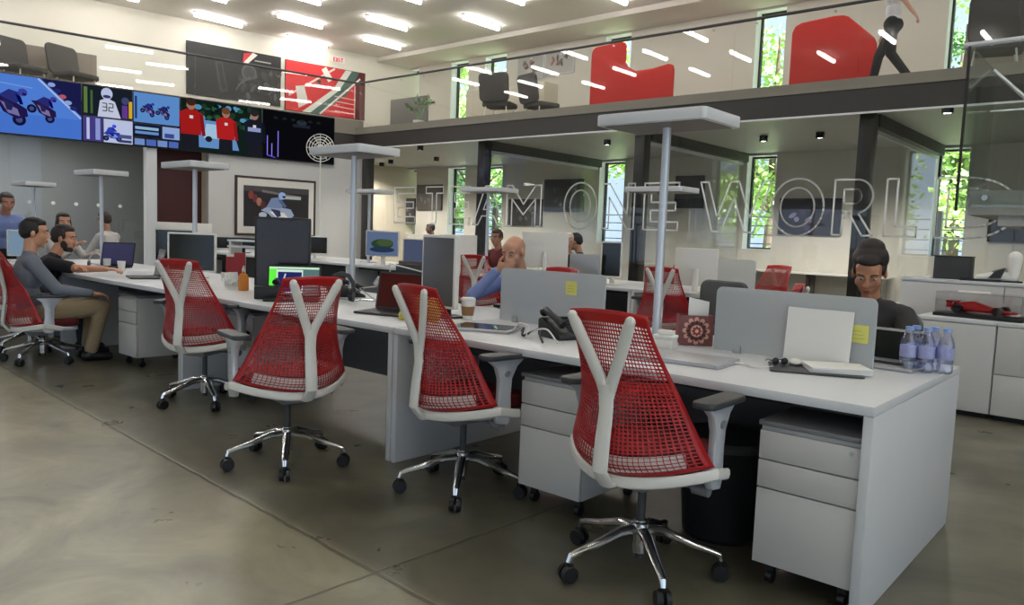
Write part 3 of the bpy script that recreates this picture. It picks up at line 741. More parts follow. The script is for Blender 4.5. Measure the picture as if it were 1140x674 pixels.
def pic2(a, w, h):
    x = w/2
    a.rect(.01, x-.01, h*.46, h-.02, (26, 34, 44)); a.rect(.03, .09, h*.5, h*.95, (96, 130, 70)); a.rect(.14, .18, h*.5, h*.9, (70, 104, 60))
    a.poly(((.26,h*.46),(.3,h*.74),(.42,h*.8),(.56,h*.74),(.66,h*.46)), (206, 212, 236)); a.ell(.42, h*.87, .1, .11, (196, 206, 240)); a.ell(.42, h*.82, .07, .03, (60,60,110))
    for q, segs in ((.34, '3'), (.45, '2')):   # racing number on the back of the suit
        c = (54, 74, 66); y0 = h*.57; dx, dy = .075, .07
        a.line((q,y0+2*dy),(q+dx,y0+2*dy),.018,c); a.line((q,y0+dy),(q+dx,y0+dy),.018,c); a.line((q,y0),(q+dx,y0),.018,c)
        a.line((q+dx,y0+dy),(q+dx,y0+2*dy),.018,c)
        a.line((q+dx,y0),(q+dx,y0+dy),.018,c) if segs == '3' else a.line((q,y0),(q,y0+dy),.018,c)
    a.rect(.68, .78, h*.47, h*.7, (106, 60, 150)); a.rect(.8, .86, h*.48, h*.78, (220, 180, 50)); a.ell(.74, h*.78, .07, .07, (70, 74, 120))
    a.rect(.01, .34, .02, h*.44, (70, 64, 140)); a.rect(.07, .12, .05, h*.42, (200, 204, 240)); a.rect(.22, .3, .05, h*.42, (150, 160, 220))
    a.rect(.36, x-.01, .02, h*.43, (196, 206, 240)); bike(a, .5, .2, .26, (40, 60, 170), (50, 70, 190), .1); a.rect(.62, x-.03, .12, .19, (80, 90, 140)); a.rect(.62, x-.03, .04, .09, (60, 66, 110))
    a.rect(x+.01, w-.02, h*.44, h-.03, (96, 148, 214)); a.rect(x+.03, x+.07, h*.5, h*.9, (40, 60, 120))
    bike(a, x+.28, h*.7, .22, (50, 34, 96), (40, 50, 130), -.3); bike(a, x+.56, h*.68, .22, (44, 30, 80), (40, 44, 110), -.35)
    a.rect(x+.01, x+.5, h*.2, h*.4, (20, 26, 70)); a.rect(x+.03, x+.46, h*.31, h*.36, (150, 190, 220)); a.rect(x+.03, x+.46, h*.23, h*.28, (110, 150, 200))
    a.rect(x+.53, w-.02, h*.18, h*.4, (150, 176, 226)); a.rect(x+.57, x+.75, h*.2, h*.28, (60, 80, 150))
    for k in range(4): a.rect(x+.02+.21*k, x+.2+.21*k, .03, h*.14, ((120,150,210),(80,110,190))[k % 2])
def pic3(a, w, h):
    a.rect(.015, w-.015, .02, h-.02, (20, 34, 30)); rr = random.Random(3)
    for k in range(70): a.ell(rr.uniform(.08, w-.1), rr.uniform(h*.55, h-.08), rr.uniform(.03,.08), rr.uniform(.02,.06), ((30,60,44),(18,32,28),(90,150,190),(40,90,60),(14,22,22))[k % 5])
    a.poly(((.3,.1),(w*.7,.1),(w*.6,h*.6),(.4,h*.62)), (104, 150, 205)); a.poly(((.45,.3),(.8,.3),(.75,h*.55),(.5,h*.55)), (170, 205, 235))
    person_art(a, .2, .04, 1.0, (168, 30, 30)); person_art(a, .9, .04, .9, (186, 34, 36), (110, 70, 50)); person_art(a, 1.5, .03, .95, (26, 30, 44), (40, 40, 44))
    a.rect(1.36, 1.64, h*.5, h*.58, (150, 160, 205)); a.ell(.55, .28, .07, .06, (30, 34, 40))
def pic4(a, w, h):
    a.rect(.015, w-.015, .02, h-.02, (12, 12, 16))
    for x, y0, y1 in ((.12,.08,.5), (.36,.06,.62), (.22,.06,.34)): a.line((x,y0),(x,y1), .022, (96, 84, 235)); a.line((x,y0),(x,y1), .008, (190, 180, 255))
    a.line((.12,.08),(.3,.04), .022, (96, 84, 235)); a.rect(.7, 1.1, h*.7, h*.76, (34, 38, 52)); a.ell(.9, h*.8, .12, .06, (40, 52, 60)); a.ell(1.3, .2, .2, .1, (24, 24, 30))
    for k in range(6): a.ell(.3+.2*k, .9, .05, .03, (26, 36, 34))
for sc in ((-7.62, -5.87, 'wall screen showing two racing motorcycles on a blue track', pic1), (-5.87, -4.12, 'wall screen split into panes with a rider in white and timing tables', pic2),
           (-4.12, -2.43, 'wall screen showing people in red shirts by green trees', pic3), (-2.43, -.72, 'nearly black wall screen with purple neon lines', pic4)): screen(*sc)

# ---- posters on the upper wall
def poster(name, label, cat, s0, s1, z0, z1, off, draw, th=.04, fm=None):
    t = thing(name, label, cat, LW(s0, z0, off-.005), math.atan2(LU.y, LU.x)); w = s1-s0; h = z1-z0
    MB().box(0, w, -th, 0, 0, h).build('panel', fm or DARKM, t, smooth=False)
    a = Art(frame((0, -th-.001, 0), (1,0,0), (0,0,1)), pre='print'); draw(a, w, h); a.build('print', t); return t
def po1(a, w, h):
    a.rect(.01, w-.01, .01, h-.01, (13, 12, 12)); g = ((56,54,54),(36,34,34),(84,82,80),(24,22,22))
    a.poly(((w*.28,h*.7),(w*.36,h*.72),(w*.42,h*.16),(w*.34,h*.1)), g[0]); a.poly(((w*.31,h*.66),(w*.35,h*.67),(w*.4,h*.2),(w*.36,h*.18)), g[3])
    rr = random.Random(5)
    for k in range(46): a.ell(w*rr.uniform(.55,.98), h*rr.uniform(.1,.72), rr.uniform(.04,.15), rr.uniform(.03,.09), g[k % 4], rr.uniform(0, 3))
    for r_ in (.2,.15,.09): a.ell(w*.64, h*.58, r_, r_, g[int(r_*100) % 3])
    for k in range(5): a.line((w*(.5+.09*k),h*.2),(w*(.6+.08*k),h*(.5-.03*k)), .035, g[(k+2) % 4])
    a.line((w*.52,h*.3),(w*.66,h*.5), .05, g[2]); a.poly(((w*.58,h*.94),(w*.68,h*.98),(w*.63,h*.8),(w*.57,h*.76)), (190, 34, 40)); a.poly(((w*.68,h*.98),(w*.73,h*.95),(w*.62,h*.74),(w*.58,h*.76)), (222,214,206))
    a.rect(w*.7, w*.88, h*.82, h*.845, (150,148,146))
def po2(a, w, h):
    a.rect(.01, w-.01, .01, h-.01, (206, 32, 36)); a.rect(w*.86, w-.01, .01, h-.01, (92, 20, 24))
    a.poly(((w*.2,.01),(w*.42,.01),(w*.7,h*.45),(w*.86,h*.99),(w*.74,h*.99),(w*.58,h*.55)), (214, 214, 204))
    a.poly(((w*.3,.01),(w*.42,.01),(w*.76,h*.48),(w*.92,h*.99),(w*.82,h*.99),(w*.66,h*.55)), (70, 100, 92))
    a.line((w*.42,.02),(w*.93,h*.86), .05, (226,220,214)); a.line((w*.04,h*.3),(w*.6,h*.98), .05, (226,200,190))
    a.line((w*.46,h*.95),(w*.55,h*.72), .17, (226,222,214)); a.poly(((w*.12,h*.5),(w*.22,h*.54),(w*.28,h*.2),(w*.16,.1)), (214,208,200))
    for k in range(4): a.line((w*.6,h*(.42-.1*k)),(w*.86,h*(.4-.1*k)), .025, (226,190,186))
    a.rect(w*.855, w*.87, .02, h*.7, (220,180,178)); a.ell(w*.4, h*.66, .07, .05, (60,30,30))
def lwp(x, y, off):
    d = _d(x, y); t = ((LO - CAM).dot(LN) - off) / d.dot(LN); q = CAM + d*t; return (q - LO).dot(LU), q.z
q1 = (lwp(207, 80, 3.6)[0], lwp(312, 80, 3.6)[0], lwp(208, 104.5, 3.6)[1], lwp(208, 45, 3.6)[1])
q2 = (lwp(317, 80, 3.6)[0], lwp(406, 80, 3.6)[0], lwp(318, 122.5, 3.6)[1], lwp(318, 66, 3.6)[1])
poster('wall_poster', 'large black wall poster of a motorcycle engine above the screens', 'poster', *q1, 3.6, po1)
poster('wall_poster', 'large red wall poster with white and green stripes beside the black one', 'poster', *q2, 3.6, po2)
ex = thing('exit_sign', 'small pale exit sign with red letters on the upper wall above the red poster', 'sign', LW(lwp(376, 67, 3.6)[0], lwp(376, 67, 3.6)[1], 3.59), math.atan2(LU.y, LU.x))
box('plate', PAPER, ex, -.25, .25, -.03, 0, -.1, .1); ex.scale = (.8, 1, .8)
a = Art(frame((-.19, -.032, -.07), (1,0,0), (0,0,1)), glow=1.2, pre='lit'); c = (225, 60, 60); w_ = .03
for q, ls in ((0, 'E'), (.1, 'X'), (.2, 'I'), (.28, 'T')):
    if ls == 'E': [a.line((q,y),(q+.07,y), w_, c) for y in (.015,.07,.125)]; a.line((q+.012,0),(q+.012,.14), w_, c)
    if ls == 'X': a.line((q,0),(q+.08,.14), w_, c); a.line((q+.08,0),(q,.14), w_, c)
    if ls == 'I': a.line((q+.03,0),(q+.03,.14), w_, c)
    if ls == 'T': a.line((q+.045,0),(q+.045,.14), w_, c); a.line((q,.125),(q+.09,.125), w_, c)
a.build('letters', ex)
# ---- framed motorcycle picture on the pale wall
def framed(a, w, h):
    a.rect(.05, w-.05, .05, h-.05, (222, 218, 212)); x0, x1, y0, y1 = .18, w-.17, .2, h-.2
    a.rect(x0, x1, y0, y1, (34, 30, 34)); a.rect(x0, x1, y1-.12, y1, (70, 66, 70)); a.line((x0+.4,y1-.1),(x1-.2,y1-.2),.05,(120,118,122)); a.rect(x0+.9, x0+1.3, y1-.25, y1-.18, (200,205,210))
    for k, c in enumerate(((150,60,50),(120,50,60),(180,120,100),(90,40,44))): a.ell(x0+.16+.09*k, y1-.2-.07*k, .06, .09, c)
    bike(a, x0+.75, y0+.38, .62, (170, 186, 216), (130, 150, 196), .05, (26,26,32)); a.rect(x0+.3, x0+1.1, y0+.02, y0+.08, (86,86,96)); a.ell(x0+.42, y0+.26, .09, .06, (200,210,230))
poster('framed_picture', 'dark-framed white-matted picture of a pale motorcycle on the pale wall', 'picture', -2.98, -1.14, 1.02, 2.30, 0, framed, .04, mat('walnut_frame', rgb(60, 44, 38), .5, noise=.1))

# ---- pictures on the back wall under the gallery
def backpic(label, px0, px1, py0, py1, draw):
    p = aty(px0, py0, 15.44); q = aty(px1, py1, 15.44); w = q.x-p.x; h = p.z-q.z
    t = thing('wall_picture', label, 'picture', (p.x, 15.49, q.z))
    MB().box(0, w, -.04, 0, 0, h).build('panel', DARKM, t, smooth=False)
    a = Art(frame((0, -.042, 0), (1,0,0), (0,0,1)), pre='print'); draw(a, w, h); a.build('print', t)
def dk(c0, c1, n, seed):
    def f(a, w, h):
        a.rect(.015, w-.015, .015, h-.015, c0); rr = random.Random(seed)
        for k in range(n): a.ell(rr.uniform(.18*w,.82*w), rr.uniform(.2*h,.75*h), w*rr.uniform(.03,.09), h*rr.uniform(.02,.1), c1[k % len(c1)], rr.uniform(0,3))
    return f
backpic('dark blue-grey wall picture under the lettering, left of the window by the letter O', 606, 648, 200, 236, dk((48,50,58), ((76,80,92),(40,42,48),(120,124,136)), 10, 1))
backpic('dark wall picture hung low behind the white letter M outline', 566, 602, 222, 252, dk((44,42,44), ((90,88,88),(60,58,60),(110,106,104)), 12, 2))
backpic('dark violet wall picture framed by the last letter O', 868, 934, 221, 263, dk((38,34,50), ((70,60,96),(52,46,70),(150,140,180)), 14, 4))
backpic('black wall picture at the right edge under the stair landing', 1101, 1160, 241, 271, dk((38,34,36), ((66,60,62),(50,46,48)), 8, 6))
backpic('dark grey wall picture behind the second-row lamp and the letter E', 752, 782, 196, 232, dk((58,60,64), ((80,82,86),(44,46,50)), 8, 8))
backpic('dark motorcycle wall picture left of the seated far figure', 464, 491, 206, 234, dk((66,62,60), ((110,104,100),(44,42,42)), 9, 9))
backpic('small dark wall shelf picture lowest on the far left', 440, 461, 221, 250, dk((52,48,48), ((150,146,140),(90,86,84)), 12, 10))

# ================================================================== ON THE GALLERY
def panel_thing(name, label, cat, poly, x, y, m, th=.06, z=3.56, rz=0, edge=None):
    t = thing(name, label, cat, (x, y, z), rz)
    MB().prism(poly, 0, th, frame((0, th/2, 0), (1,0,0), (0,0,1))).bevel(.02, 3).build('felt_panel', m, t)
    return t
gy = 13.0
def px(x_, y_): return aty(x_, y_, gy)
a0 = px(657, 110); a1 = px(749, 108); w = a1.x-a0.x; ht = px(665, 51).z-3.56; hl = px(745, 71).z-3.56
pts = [(0,0),(w,0),(w,hl-.1),(w-.03,hl-.02),(w-.12,hl)] + [(w*.45,hl-.04),(w*.52,hl-.04),(w*.42,hl+.12)] + [(w*.42,ht-.1),(w*.4,ht-.02),(w*.34,ht),(.1,ht-.02),(.03,ht-.06),(0,ht-.14)]
pts = [(0,0),(w,0),(w,hl-.12),(w-.03,hl-.03),(w-.12,hl),(w*.75,hl-.05),(w*.56,hl-.05),(w*.46,hl+.05),(w*.43,hl+.14),(w*.43,ht-.1),(w*.41,ht-.02),(w*.35,ht),(.1,ht-.03),(.03,ht-.07),(0,ht-.15)]
t = panel_thing('felt_booth', 'red felt booth partition with stepped rounded top on the gallery', 'partition', pts, a0.x, gy, REDF)
MB().box(.1, w-.1, .1, .65, .0, .42).bevel(.03).build('bench_seat', REDF, t)
a0 = px(878, 100); a1 = px(973, 92); w = a1.x-a0.x; ht = px(920, 20).z-3.56
pts = [(0,0),(w,0),(w,ht-.52),(w-.04,ht-.42),(w*.66,ht-.03),(w*.6,ht),(w*.5,ht+.01),(.16,ht-.02),(.05,ht-.06),(0,ht-.17)]
t = panel_thing('felt_booth', 'red felt booth partition with slanted corner behind the walking person', 'partition', pts, a0.x, gy, REDF)
MB().box(.1, w-.1, .1, .65, .0, .42).bevel(.03).build('bench_seat', REDF, t)
# grey booth panel and plant
p = px(434, 142); q = px(475, 106)
t = thing('grey_booth', 'dark grey square booth screen at the corner end of the gallery', 'partition', (p.x, gy, 3.56))
MB().box(0, q.x-p.x, 0, .08, 0, q.z-3.56).bevel(.01).build('screen_panel', mat('grey_felt', rgb(96,94,92), .8, noise=.05), t)
MB().box(-.02, .06, .08, .8, 0, q.z-3.6).bevel(.01).build('side_panel', MATS['grey_felt'], t)
def potted(name, label, loc, h, n, leaf, seed, spread=.35, lw=.035):
    rr = random.Random(seed); t = thing(name, label, 'plant', loc)
    MB().lathe([(.09,0),(.13,.25),(.135,.26),(.12,.26),(.11,.22),(0,.21)]).build('pot', WHITEP, t)
    b = MB(); st = MB()
    for k in range(n):
        a = rr.uniform(0, 2*PI); r = spread*rr.uniform(.3,1); top = Vector((r*math.cos(a), r*math.sin(a), .25 + h*rr.uniform(.5,1)))
        st.tube([(0,0,.21), top*.5 + Vector((0,0,.2)), top], .005, 5)
        for q in range(6):
            d = Vector((rr.uniform(-1,1), rr.uniform(-1,1), rr.uniform(-.6,.5))).normalized(); s_ = d.cross(Vector((0,0,1))).normalized()*lw; L = rr.uniform(.1,.2)
            b._faces([top, top+d*L*.5+s_, top+d*L, top+d*L*.5-s_], ((0,1,2,3),))
    st.build('stem', LEAF2, t); b.build('foliage', leaf, t, smooth=False, recalc=False)
p = px(490, 132); potted('potted_plant', 'small dark leafy plant on the gallery floor beside the grey booth', (p.x, gy-.7, 3.6), .5, 12, LEAF2, 4)
# lounge chairs on the gallery
def lounge(label, loc, rz, proto=[None]):
    if proto[0] is not None: return dup(proto[0], loc, rz, label)
    t = thing('lounge_chair', label, 'chair', loc, rz, 'grey lounge chairs on the gallery'); proto[0] = t
    G = mat('grey_upholstery', rgb(78,74,72), .85, noise=.06, scale=30)
    MB().prism(rrect(-.33,.33,-.28,.32,.12), .42, .52).bevel(.03,3).build('seat', G, t)
    b = MB().prism(rrect(-.34,.34,0,.6,.1), -.03, .03, frame((0,-.29,.50), (1,0,0), (0,-.2,1))).bevel(.02,3).build('backrest', G, t)
    for x in (-.26,.26):
        for y in (-.22,.26): MB().cyl((x*1.1,y*1.1,0), (x*.9,y*.9,.43), .014, n=8).build('leg', WHITEP, t)
    return t
for (x, y, gyy, rz, l) in ((556, 118, 12.4, 20, 'grey lounge chair in front of the beige gallery cabinet, left one'), (602, 114, 12.9, -15, 'grey lounge chair in front of the beige gallery cabinet, right one'),
                     (1108, 55, 12.3, 10, 'grey lounge chair on the gallery at the right edge behind the stair glass')):
    p = aty(x, y, gyy); lounge(l, (p.x, gyy, 3.56), R(rz))
def lwp(x, y, off):
    d = _d(x, y); t = ((LO - CAM).dot(LN) - off) / d.dot(LN); q = CAM + d*t; return (q - LO).dot(LU), q.z
for s_, l in ((lwp(26, 75, .9)[0], 'grey lounge chair above the racing screen, left one'), (lwp(84, 80, .9)[0], 'grey lounge chair above the racing screen, right one')):
    p = LW(s_, 3.56, .9); lounge(l, (p.x, p.y, 3.56), R(-70))
def credenza(name, label, loc, w, d, h, m, rz=0):
    t = thing(name, label, 'cabinet', loc, rz)
    MB().box(0, w, .015, d, .06, h).bevel(.005).build('carcass', m, t)
    for i in range(2): MB().box(w*i/2+.005, w*(i+1)/2-.005, 0, .015, .07, h-.02).bevel(.003).build('door', m, t)
    box('plinth', DARKM, t, .03, w-.03, .04, d-.03, 0, .06)
BEIGE = mat('beige_cabinet', rgb(188, 180, 160), .6, noise=.04); BROWN = mat('brown_cabinet', rgb(132, 120, 108), .6, noise=.06)
p = aty(518, 130, 13.4); q = aty(606, 90, 13.4); credenza('gallery_cabinet', 'beige cabinet behind the two grey lounge chairs on the gallery', (p.x, 13.4, 3.56), q.x-p.x, .5, q.z-3.56, BEIGE)
s0 = lwp(-8, 60, 1.6)[0]; s1 = lwp(108, 75, 1.6)[0]; p = LW(s0, 3.56, 1.6); credenza('gallery_cabinet', 'brown cabinet behind the lounge chairs above the racing screen', (p.x, p.y, 3.56), s1-s0, .45, lwp(60, 54, 1.6)[1]-3.56, BROWN, math.atan2(LU.y, LU.x))
p = aty(1072, 70, 13.2); credenza('gallery_cabinet', 'brown-grey gallery cabinet at the top right behind the stair glass', (p.x, 13.2, 3.56), 1.9, .5, aty(1072, 27, 13.2).z-3.56, BROWN)
def gpic(label, x0, x1, y0, y1, draw):
    p = aty(x0, y0, 15.44); q = aty(x1, y1, 15.44); w = q.x-p.x; h = p.z-q.z
    t = thing('wall_picture', label, 'picture', (p.x, 15.49, q.z)); MB().box(0, w, -.03, 0, 0, h).build('panel', WHITE, t, smooth=False)
    a = Art(frame((0, -.032, 0), (1,0,0), (0,0,1)), pre='print'); draw(a, w, h); a.build('print', t)
def pale(seed):
    def f(a, w, h):
        a.rect(.02, w-.02, .02, h-.02, (186,182,176)); rr = random.Random(seed)
        for k in range(9): a.ell(rr.uniform(.25*w,.75*w), rr.uniform(.3*h,.7*h), .09*w, .06*h, ((120,110,108),(176,110,104),(90,86,86))[k % 3], rr.uniform(0,3))
    return f
gpic('pale wall picture on the gallery left of the first red booth, upper left', 576, 604, 62, 86, pale(1)); gpic('pale wall picture on the gallery with a reddish centre, touching the first red booth', 607, 638, 57, 80, pale(2))
def dkpic(a, w, h):
    a.rect(.03, w-.03, .03, h-.03, (214,210,200)); [a.line((w*.05,h*(.25+.2*k)),(w*.95,h*(.3+.2*k)), .04, (70,64,56)) for k in range(3)]
    for k in range(6): a.ell(w*(.12+.14*k), h*(.4+.1*(k % 3)), .07, .06, (60,54,48))
gpic('wall picture of dark motorcycle parts at the top right corner', 1109, 1150, -6, 13, dkpic)
# ================================================================== THINGS ON THE DESKS
DZ = .7415
def monitor(label, x, y, w, h, zb, yaw, front=None, shell=None, group='desk monitors', tilt=0, base=DZ, standcol=None):
    """screen faces local -Y"""
    t = thing('monitor', label, 'monitor', (x, y, base), yaw, group); zc = zb - base; sh = shell or WHITEP; sc = standcol or sh
    MB().prism(rrect(-.12,.12,-.02,.16,.03), 0, .012).bevel(.004).build('stand_base', sc, t)
    MB().tube([(0,.10,.012), (0,.095,.1), (0,.06,zc+h*.45)], .018, 10, ry=.03).build('stand_neck', sc, t)
    M = Matrix.Translation((0, 0, zc)) @ Matrix.Rotation(-tilt, 4, 'X')
    b = MB(); b.prism(rrect(-w/2, w/2, 0, h, .012), -.02, .016, M @ frame((0,.03,0), (1,0,0), (0,0,1))).bevel(.004); b.build('shell', sh, t)
    b = MB(); b.prism(rrect(-w/2+.016, w/2-.016, .016, h-.016, .004), .0162, .0185, M @ frame((0,.03,0), (1,0,0), (0,0,1))); s_ = b.build('display', front or SCREENOFF, t, smooth=False)
    return t, M
def laptop_open(label, x, y, yaw, w=.33, d=.23, h=.22, ang=18, front=None, shell=None, base=DZ):
    """open laptop, user sits at local -Y"""
    t = thing('laptop', label, 'laptop', (x, y, base), yaw, 'open laptops'); sh = shell or SILVER
    MB().prism(rrect(-w/2, w/2, -d/2, d/2, .015), 0, .014).bevel(.003).build('base', sh, t)
    MB().box(-w/2+.03, w/2-.03, -d/2+.08, d/2-.02, .0142, .0155).build('keyboard', BLACKP, t, smooth=False)
    M = Matrix.Translation((0, d/2, .014)) @ Matrix.Rotation(-R(ang), 4, 'X')
    l = MB().prism(rrect(-w/2, w/2, 0, h, .012), -.004, .004, M @ frame((0,0,0), (1,0,0), (0,0,1))).bevel(.002).build('lid', sh, t)
    MB().prism(rrect(-w/2+.012, w/2-.012, .012, h-.012, .004), .0042, .006, M @ frame((0,0,0), (1,0,0), (0,0,1))).build('display', front or SCREENOFF, l, smooth=False)
    return t, M
def slab(name, label, cat, x, y, z, w, d, h, yaw, m, top=None, tm=None, r=.012):
    t = thing(name, label, cat, (x, y, z), yaw)
    MB().prism(rrect(-w/2, w/2, -d/2, d/2, r), 0, h).bevel(.002).build('body', m, t)
    if tm: MB().prism(rrect(*top, .006), h+.0002, h+.0015).build('screen', tm, t, smooth=False)
    return t
def cable(label, pts, m, r=.004, grp=None):
    P_ = [Vector(p) for p in pts]; o = []
    for i in range(len(P_)-1):
        p0 = P_[max(i-1,0)]; p1 = P_[i]; p2 = P_[i+1]; p3 = P_[min(i+2, len(P_)-1)]
        for q in range(8):
            t = q/8; o.append(.5*((2*p1) + (p2-p0)*t + (2*p0-5*p1+4*p2-p3)*t*t + (3*p1-p0-3*p2+p3)*t**3))
    o.append(P_[-1]); ob = MB().tube(o, r, 7).build('cable', m); return tag(ob, label, 'cable', grp)

# --- near desk
slab('laptop', 'closed silver laptop at the front edge right of the nearest red chair', 'laptop', -1.6, 2.99, DZ, .43, .26, .018, R(5), SILVER)
slab('desk_pad', 'thin dark desk pad under the loose papers', 'pad', -1.11, 3.22, DZ, .36, .25, .006, R(24), DGREYP)
def papers(label, x, y, z, w, d, n, yaw, m=PAPER):
    t = thing('paper_stack', label, 'papers', (x, y, z), yaw); rr = random.Random(n)
    for k in range(n):
        a = rr.uniform(-.13, .13); b = MB(); M = Matrix.Rotation(a, 4, 'Z')
        b.prism(rrect(-w/2, w/2, -d/2, d/2, .002), k*.0042, k*.0042+.004, M); b.build('sheet', m, t, smooth=False)
    return t
papers('stack of white papers lying open on the dark desk pad', -1.035, 3.26, DZ+.0065, .24, .18, 5, R(30))
t = thing('computer_mouse', 'small white mouse left of the papers', 'mouse', (-1.205, 3.26, DZ+.0065), R(20))
MB().ell((0,0,.012), (.03,.05,.014)).build('shell', WHITEP, t); MB().box(-.001,.001,.01,.04,.0245,.0262).build('button_seam', GREYP, t)
t = thing('sunglasses', 'dark folded glasses standing at the left end of the desk pad', 'glasses', (-1.245, 3.19, DZ+.0065), R(50))
t.scale = (.62, .62, .7)
for sx in (-1, 1): MB().ell((sx*.033, 0, .024), (.026, .008, .022)).build('lens', BLACKP, t)
MB().tube([(-.012,0,.032),(0,-.003,.036),(.012,0,.032)], .003, 6).tube([(-.058,0,.03),(-.06,.06,.028),(-.045,.12,.012)], .003, 6).tube([(.058,0,.03),(.05,.06,.028),(-.02,.1,.012)], .003, 6).build('frame', BLACKP, t)
cable('thin white cable trailing from the closed silver laptop', [(-1.40,3.06,.75), (-1.36,3.1,.747), (-1.31,3.06,.746), (-1.27,3.1,.746), (-1.25,3.13,.7465)], WHITEP, .0035)
def privacy(label, x0, x1, y, z0, z1, note, nlabel):
    t = thing('privacy_screen', label, 'desk screen', (x0, y, z0), 0, 'frosted desk screens'); w = x1-x0
    MB().prism(rrect(0, w, 0, z1-z0, (.004,.004,.03,.03)), -.006, .006, frame((0,0,0), (1,0,0), (0,0,1))).bevel(.002).build('frosted_panel', FROST, t)
    for x in (.12, w-.12): MB().box(x-.02, x+.02, -.014, .014, -.004, .03).bevel(.003).build('clamp', STEEL, t)
    n = thing('sticky_note', nlabel, 'note', (x0+note[0], y-.0075, z0+note[1]), 0)
    MB().box(0, .076, -.0012, 0, 0, .076).build('note_sheet', YELLOW, n, smooth=False)
    wr = MB()
    for k in range(3): wr.box(.012, .05+.006*k, -.0018, -.0012, .05-.016*k, .052-.016*k)
    wr.build('pen_lines', mat('pale_ink', rgb(170,168,96), .8), n, smooth=False)
YS = 3.42
q = lambda px_, py_, Y=YS: aty(px_, py_, Y)
privacy('frosted desk screen with rounded corners in front of the woman in the dark sweater', q(797,350).x, q(976,360).x, YS, .745, q(890,326).z, (q(948,357).x-q(797,350).x, q(948,381).z-.745), 'yellow sticky note on the frosted screen before the woman')
privacy('frosted desk screen in front of the bald man', q(558,330).x, q(674,330).x, YS, .745, q(600,301).z, (q(631,320).x-q(558,330).x, q(631,328).z-.745), 'yellow sticky note on the frosted screen before the bald man')
t = thing('white_card', 'blank white board propped against the frosted screen before the woman', 'board', (q(907,400,3.37).x, 3.372, DZ), 0)
w = q(943,380,3.37).x - q(870,380,3.37).x
MB().prism(rrect(-w/2, w/2, 0, .245, .003), -.004, .004, frame((0,0,0), (1,0,0), (0,.12,1))).build('board', PAPER, t, smooth=False)
MB().box(-.05,.05,.004,.03,0,.012).build('easel_foot', GREYP, t)
laptop_open('open laptop with black display beside the water bottles', -.93, 3.6, R(-4), .26, .18, .15, 12)
slab('tablet', 'flat grey tray under the open laptop by the bottles', 'tray', -.9, 3.53, DZ, .3, .1, .004, R(-4), GREYP) if False else None
papers('small stack of white papers in front of the woman', -1.0, 3.83, DZ, .15, .1, 3, R(10))
BOTM = glass('bottle_plastic', (.80, .82, .95, 1), refl=1.8, base=.10, rough=.05); CAPM = mat('blue_cap', rgb(136, 168, 226), .4)
WATER = mat('blue_label', rgb(158, 162, 206), .5, noise=.25, scale=60)
def bottle(label, x, y, proto=[None]):
    if proto[0] is not None: return dup(proto[0], (x, y, DZ), 0, label)
    t = thing('water_bottle', label, 'bottle', (x, y, DZ), 0, 'water bottles on the near desk'); proto[0] = t
    MB().lathe([(.0,.003),(.026,.0),(.031,.006),(.032,.03),(.029,.04),(.032,.05),(.032,.12),(.030,.135),(.020,.158),(.0145,.168),(.0145,.175)], n=18).build('bottle_body', BOTM, t)
    MB().lathe([(.0325,.06),(.0328,.062),(.0328,.108),(.0325,.11)], n=18).build('label_band', WATER, t)
    MB().lathe([(.016,.175),(.017,.176),(.017,.190),(.0,.191)], n=14).build('bottle_cap', CAPM, t)
for x, y, l in ((-.845, 3.58, 'front left'), (-.778, 3.60, 'front right'), (-.835, 3.655, 'back left'), (-.768, 3.675, 'back middle'), (-.712, 3.635, 'rightmost')):
    bottle('clear blue-capped water bottle on the near desk, %s of the cluster' % l, x, y)
# patterned box with papers in it
t = thing('patterned_box', 'red and cream rosette patterned box with white folder beside the lamp pole', 'box', (-1.815, 3.5, DZ), R(38))
CARD = mat('patterned_card', rgb(132, 62, 62), .7, noise=.15, scale=40)
b = MB()
for x0,x1,y0,y1 in ((-.085,.085,-.05,-.045), (-.085,.085,.045,.05), (-.085,-.08,-.045,.045), (.08,.085,-.045,.045)): b.box(x0,x1,y0,y1,0,.15)
b.box(-.08,.08,-.045,.045,0,.005); b.build('box_shell', CARD, t, smooth=False)
a = Art(frame((0,-.0508,.075), (1,0,0), (0,0,1)), pre='print'); a.rect(-.083,.083,-.073,.073,(120,66,66))
for k in range(12): a.ell(.055*math.cos(k*PI/6), .055*math.sin(k*PI/6), .014, .012, (214,160,140), k*PI/6)
for k in range(12): a.ell(.04*math.cos(k*PI/6), .04*math.sin(k*PI/6), .012, .009, (84,22,28), k*PI/6)
a.ell(0,0,.03,.03,(220,176,150)); 
for k in range(8): a.ell(.016*math.cos(k*PI/4), .016*math.sin(k*PI/4), .009, .006, (150,40,44), k*PI/4)
a.ell(0,0,.009,.009,(226,196,170)); a.build('rosette_print', t)
tag(MB().prism([(-.05,0),(.05,0),(.05,.2),(-.05,.22)], -.004, .004, frame((-1.8, 3.5, DZ+.02), (.75,.6,0), (.25,.1,1))).build('folder', PAPER, None, smooth=False), 'white folder sticking up out of the patterned box', 'folder')
t = thing('box', 'small white box at the foot of the lamp pole', 'box', (-1.83, 3.24, DZ), R(10))
MB().box(-.05,.05,-.04,.04,0,.05).bevel(.004).build('box_body', WHITEP, t); MB().box(-.052,.052,-.042,.042,.05,.066).bevel(.003).build('box_lid', PAPER, t)
t2 = thing('charger', 'white charger lying on the small white box', 'charger', (-1.83, 3.24, DZ+.0665), R(30)); MB().box(-.035,.035,-.025,.025,0,.022).bevel(.006).build('charger_body', WHITEP, t2); MB().box(-.01,.01,.025,.032,.006,.014).build('plug', STEEL, t2)
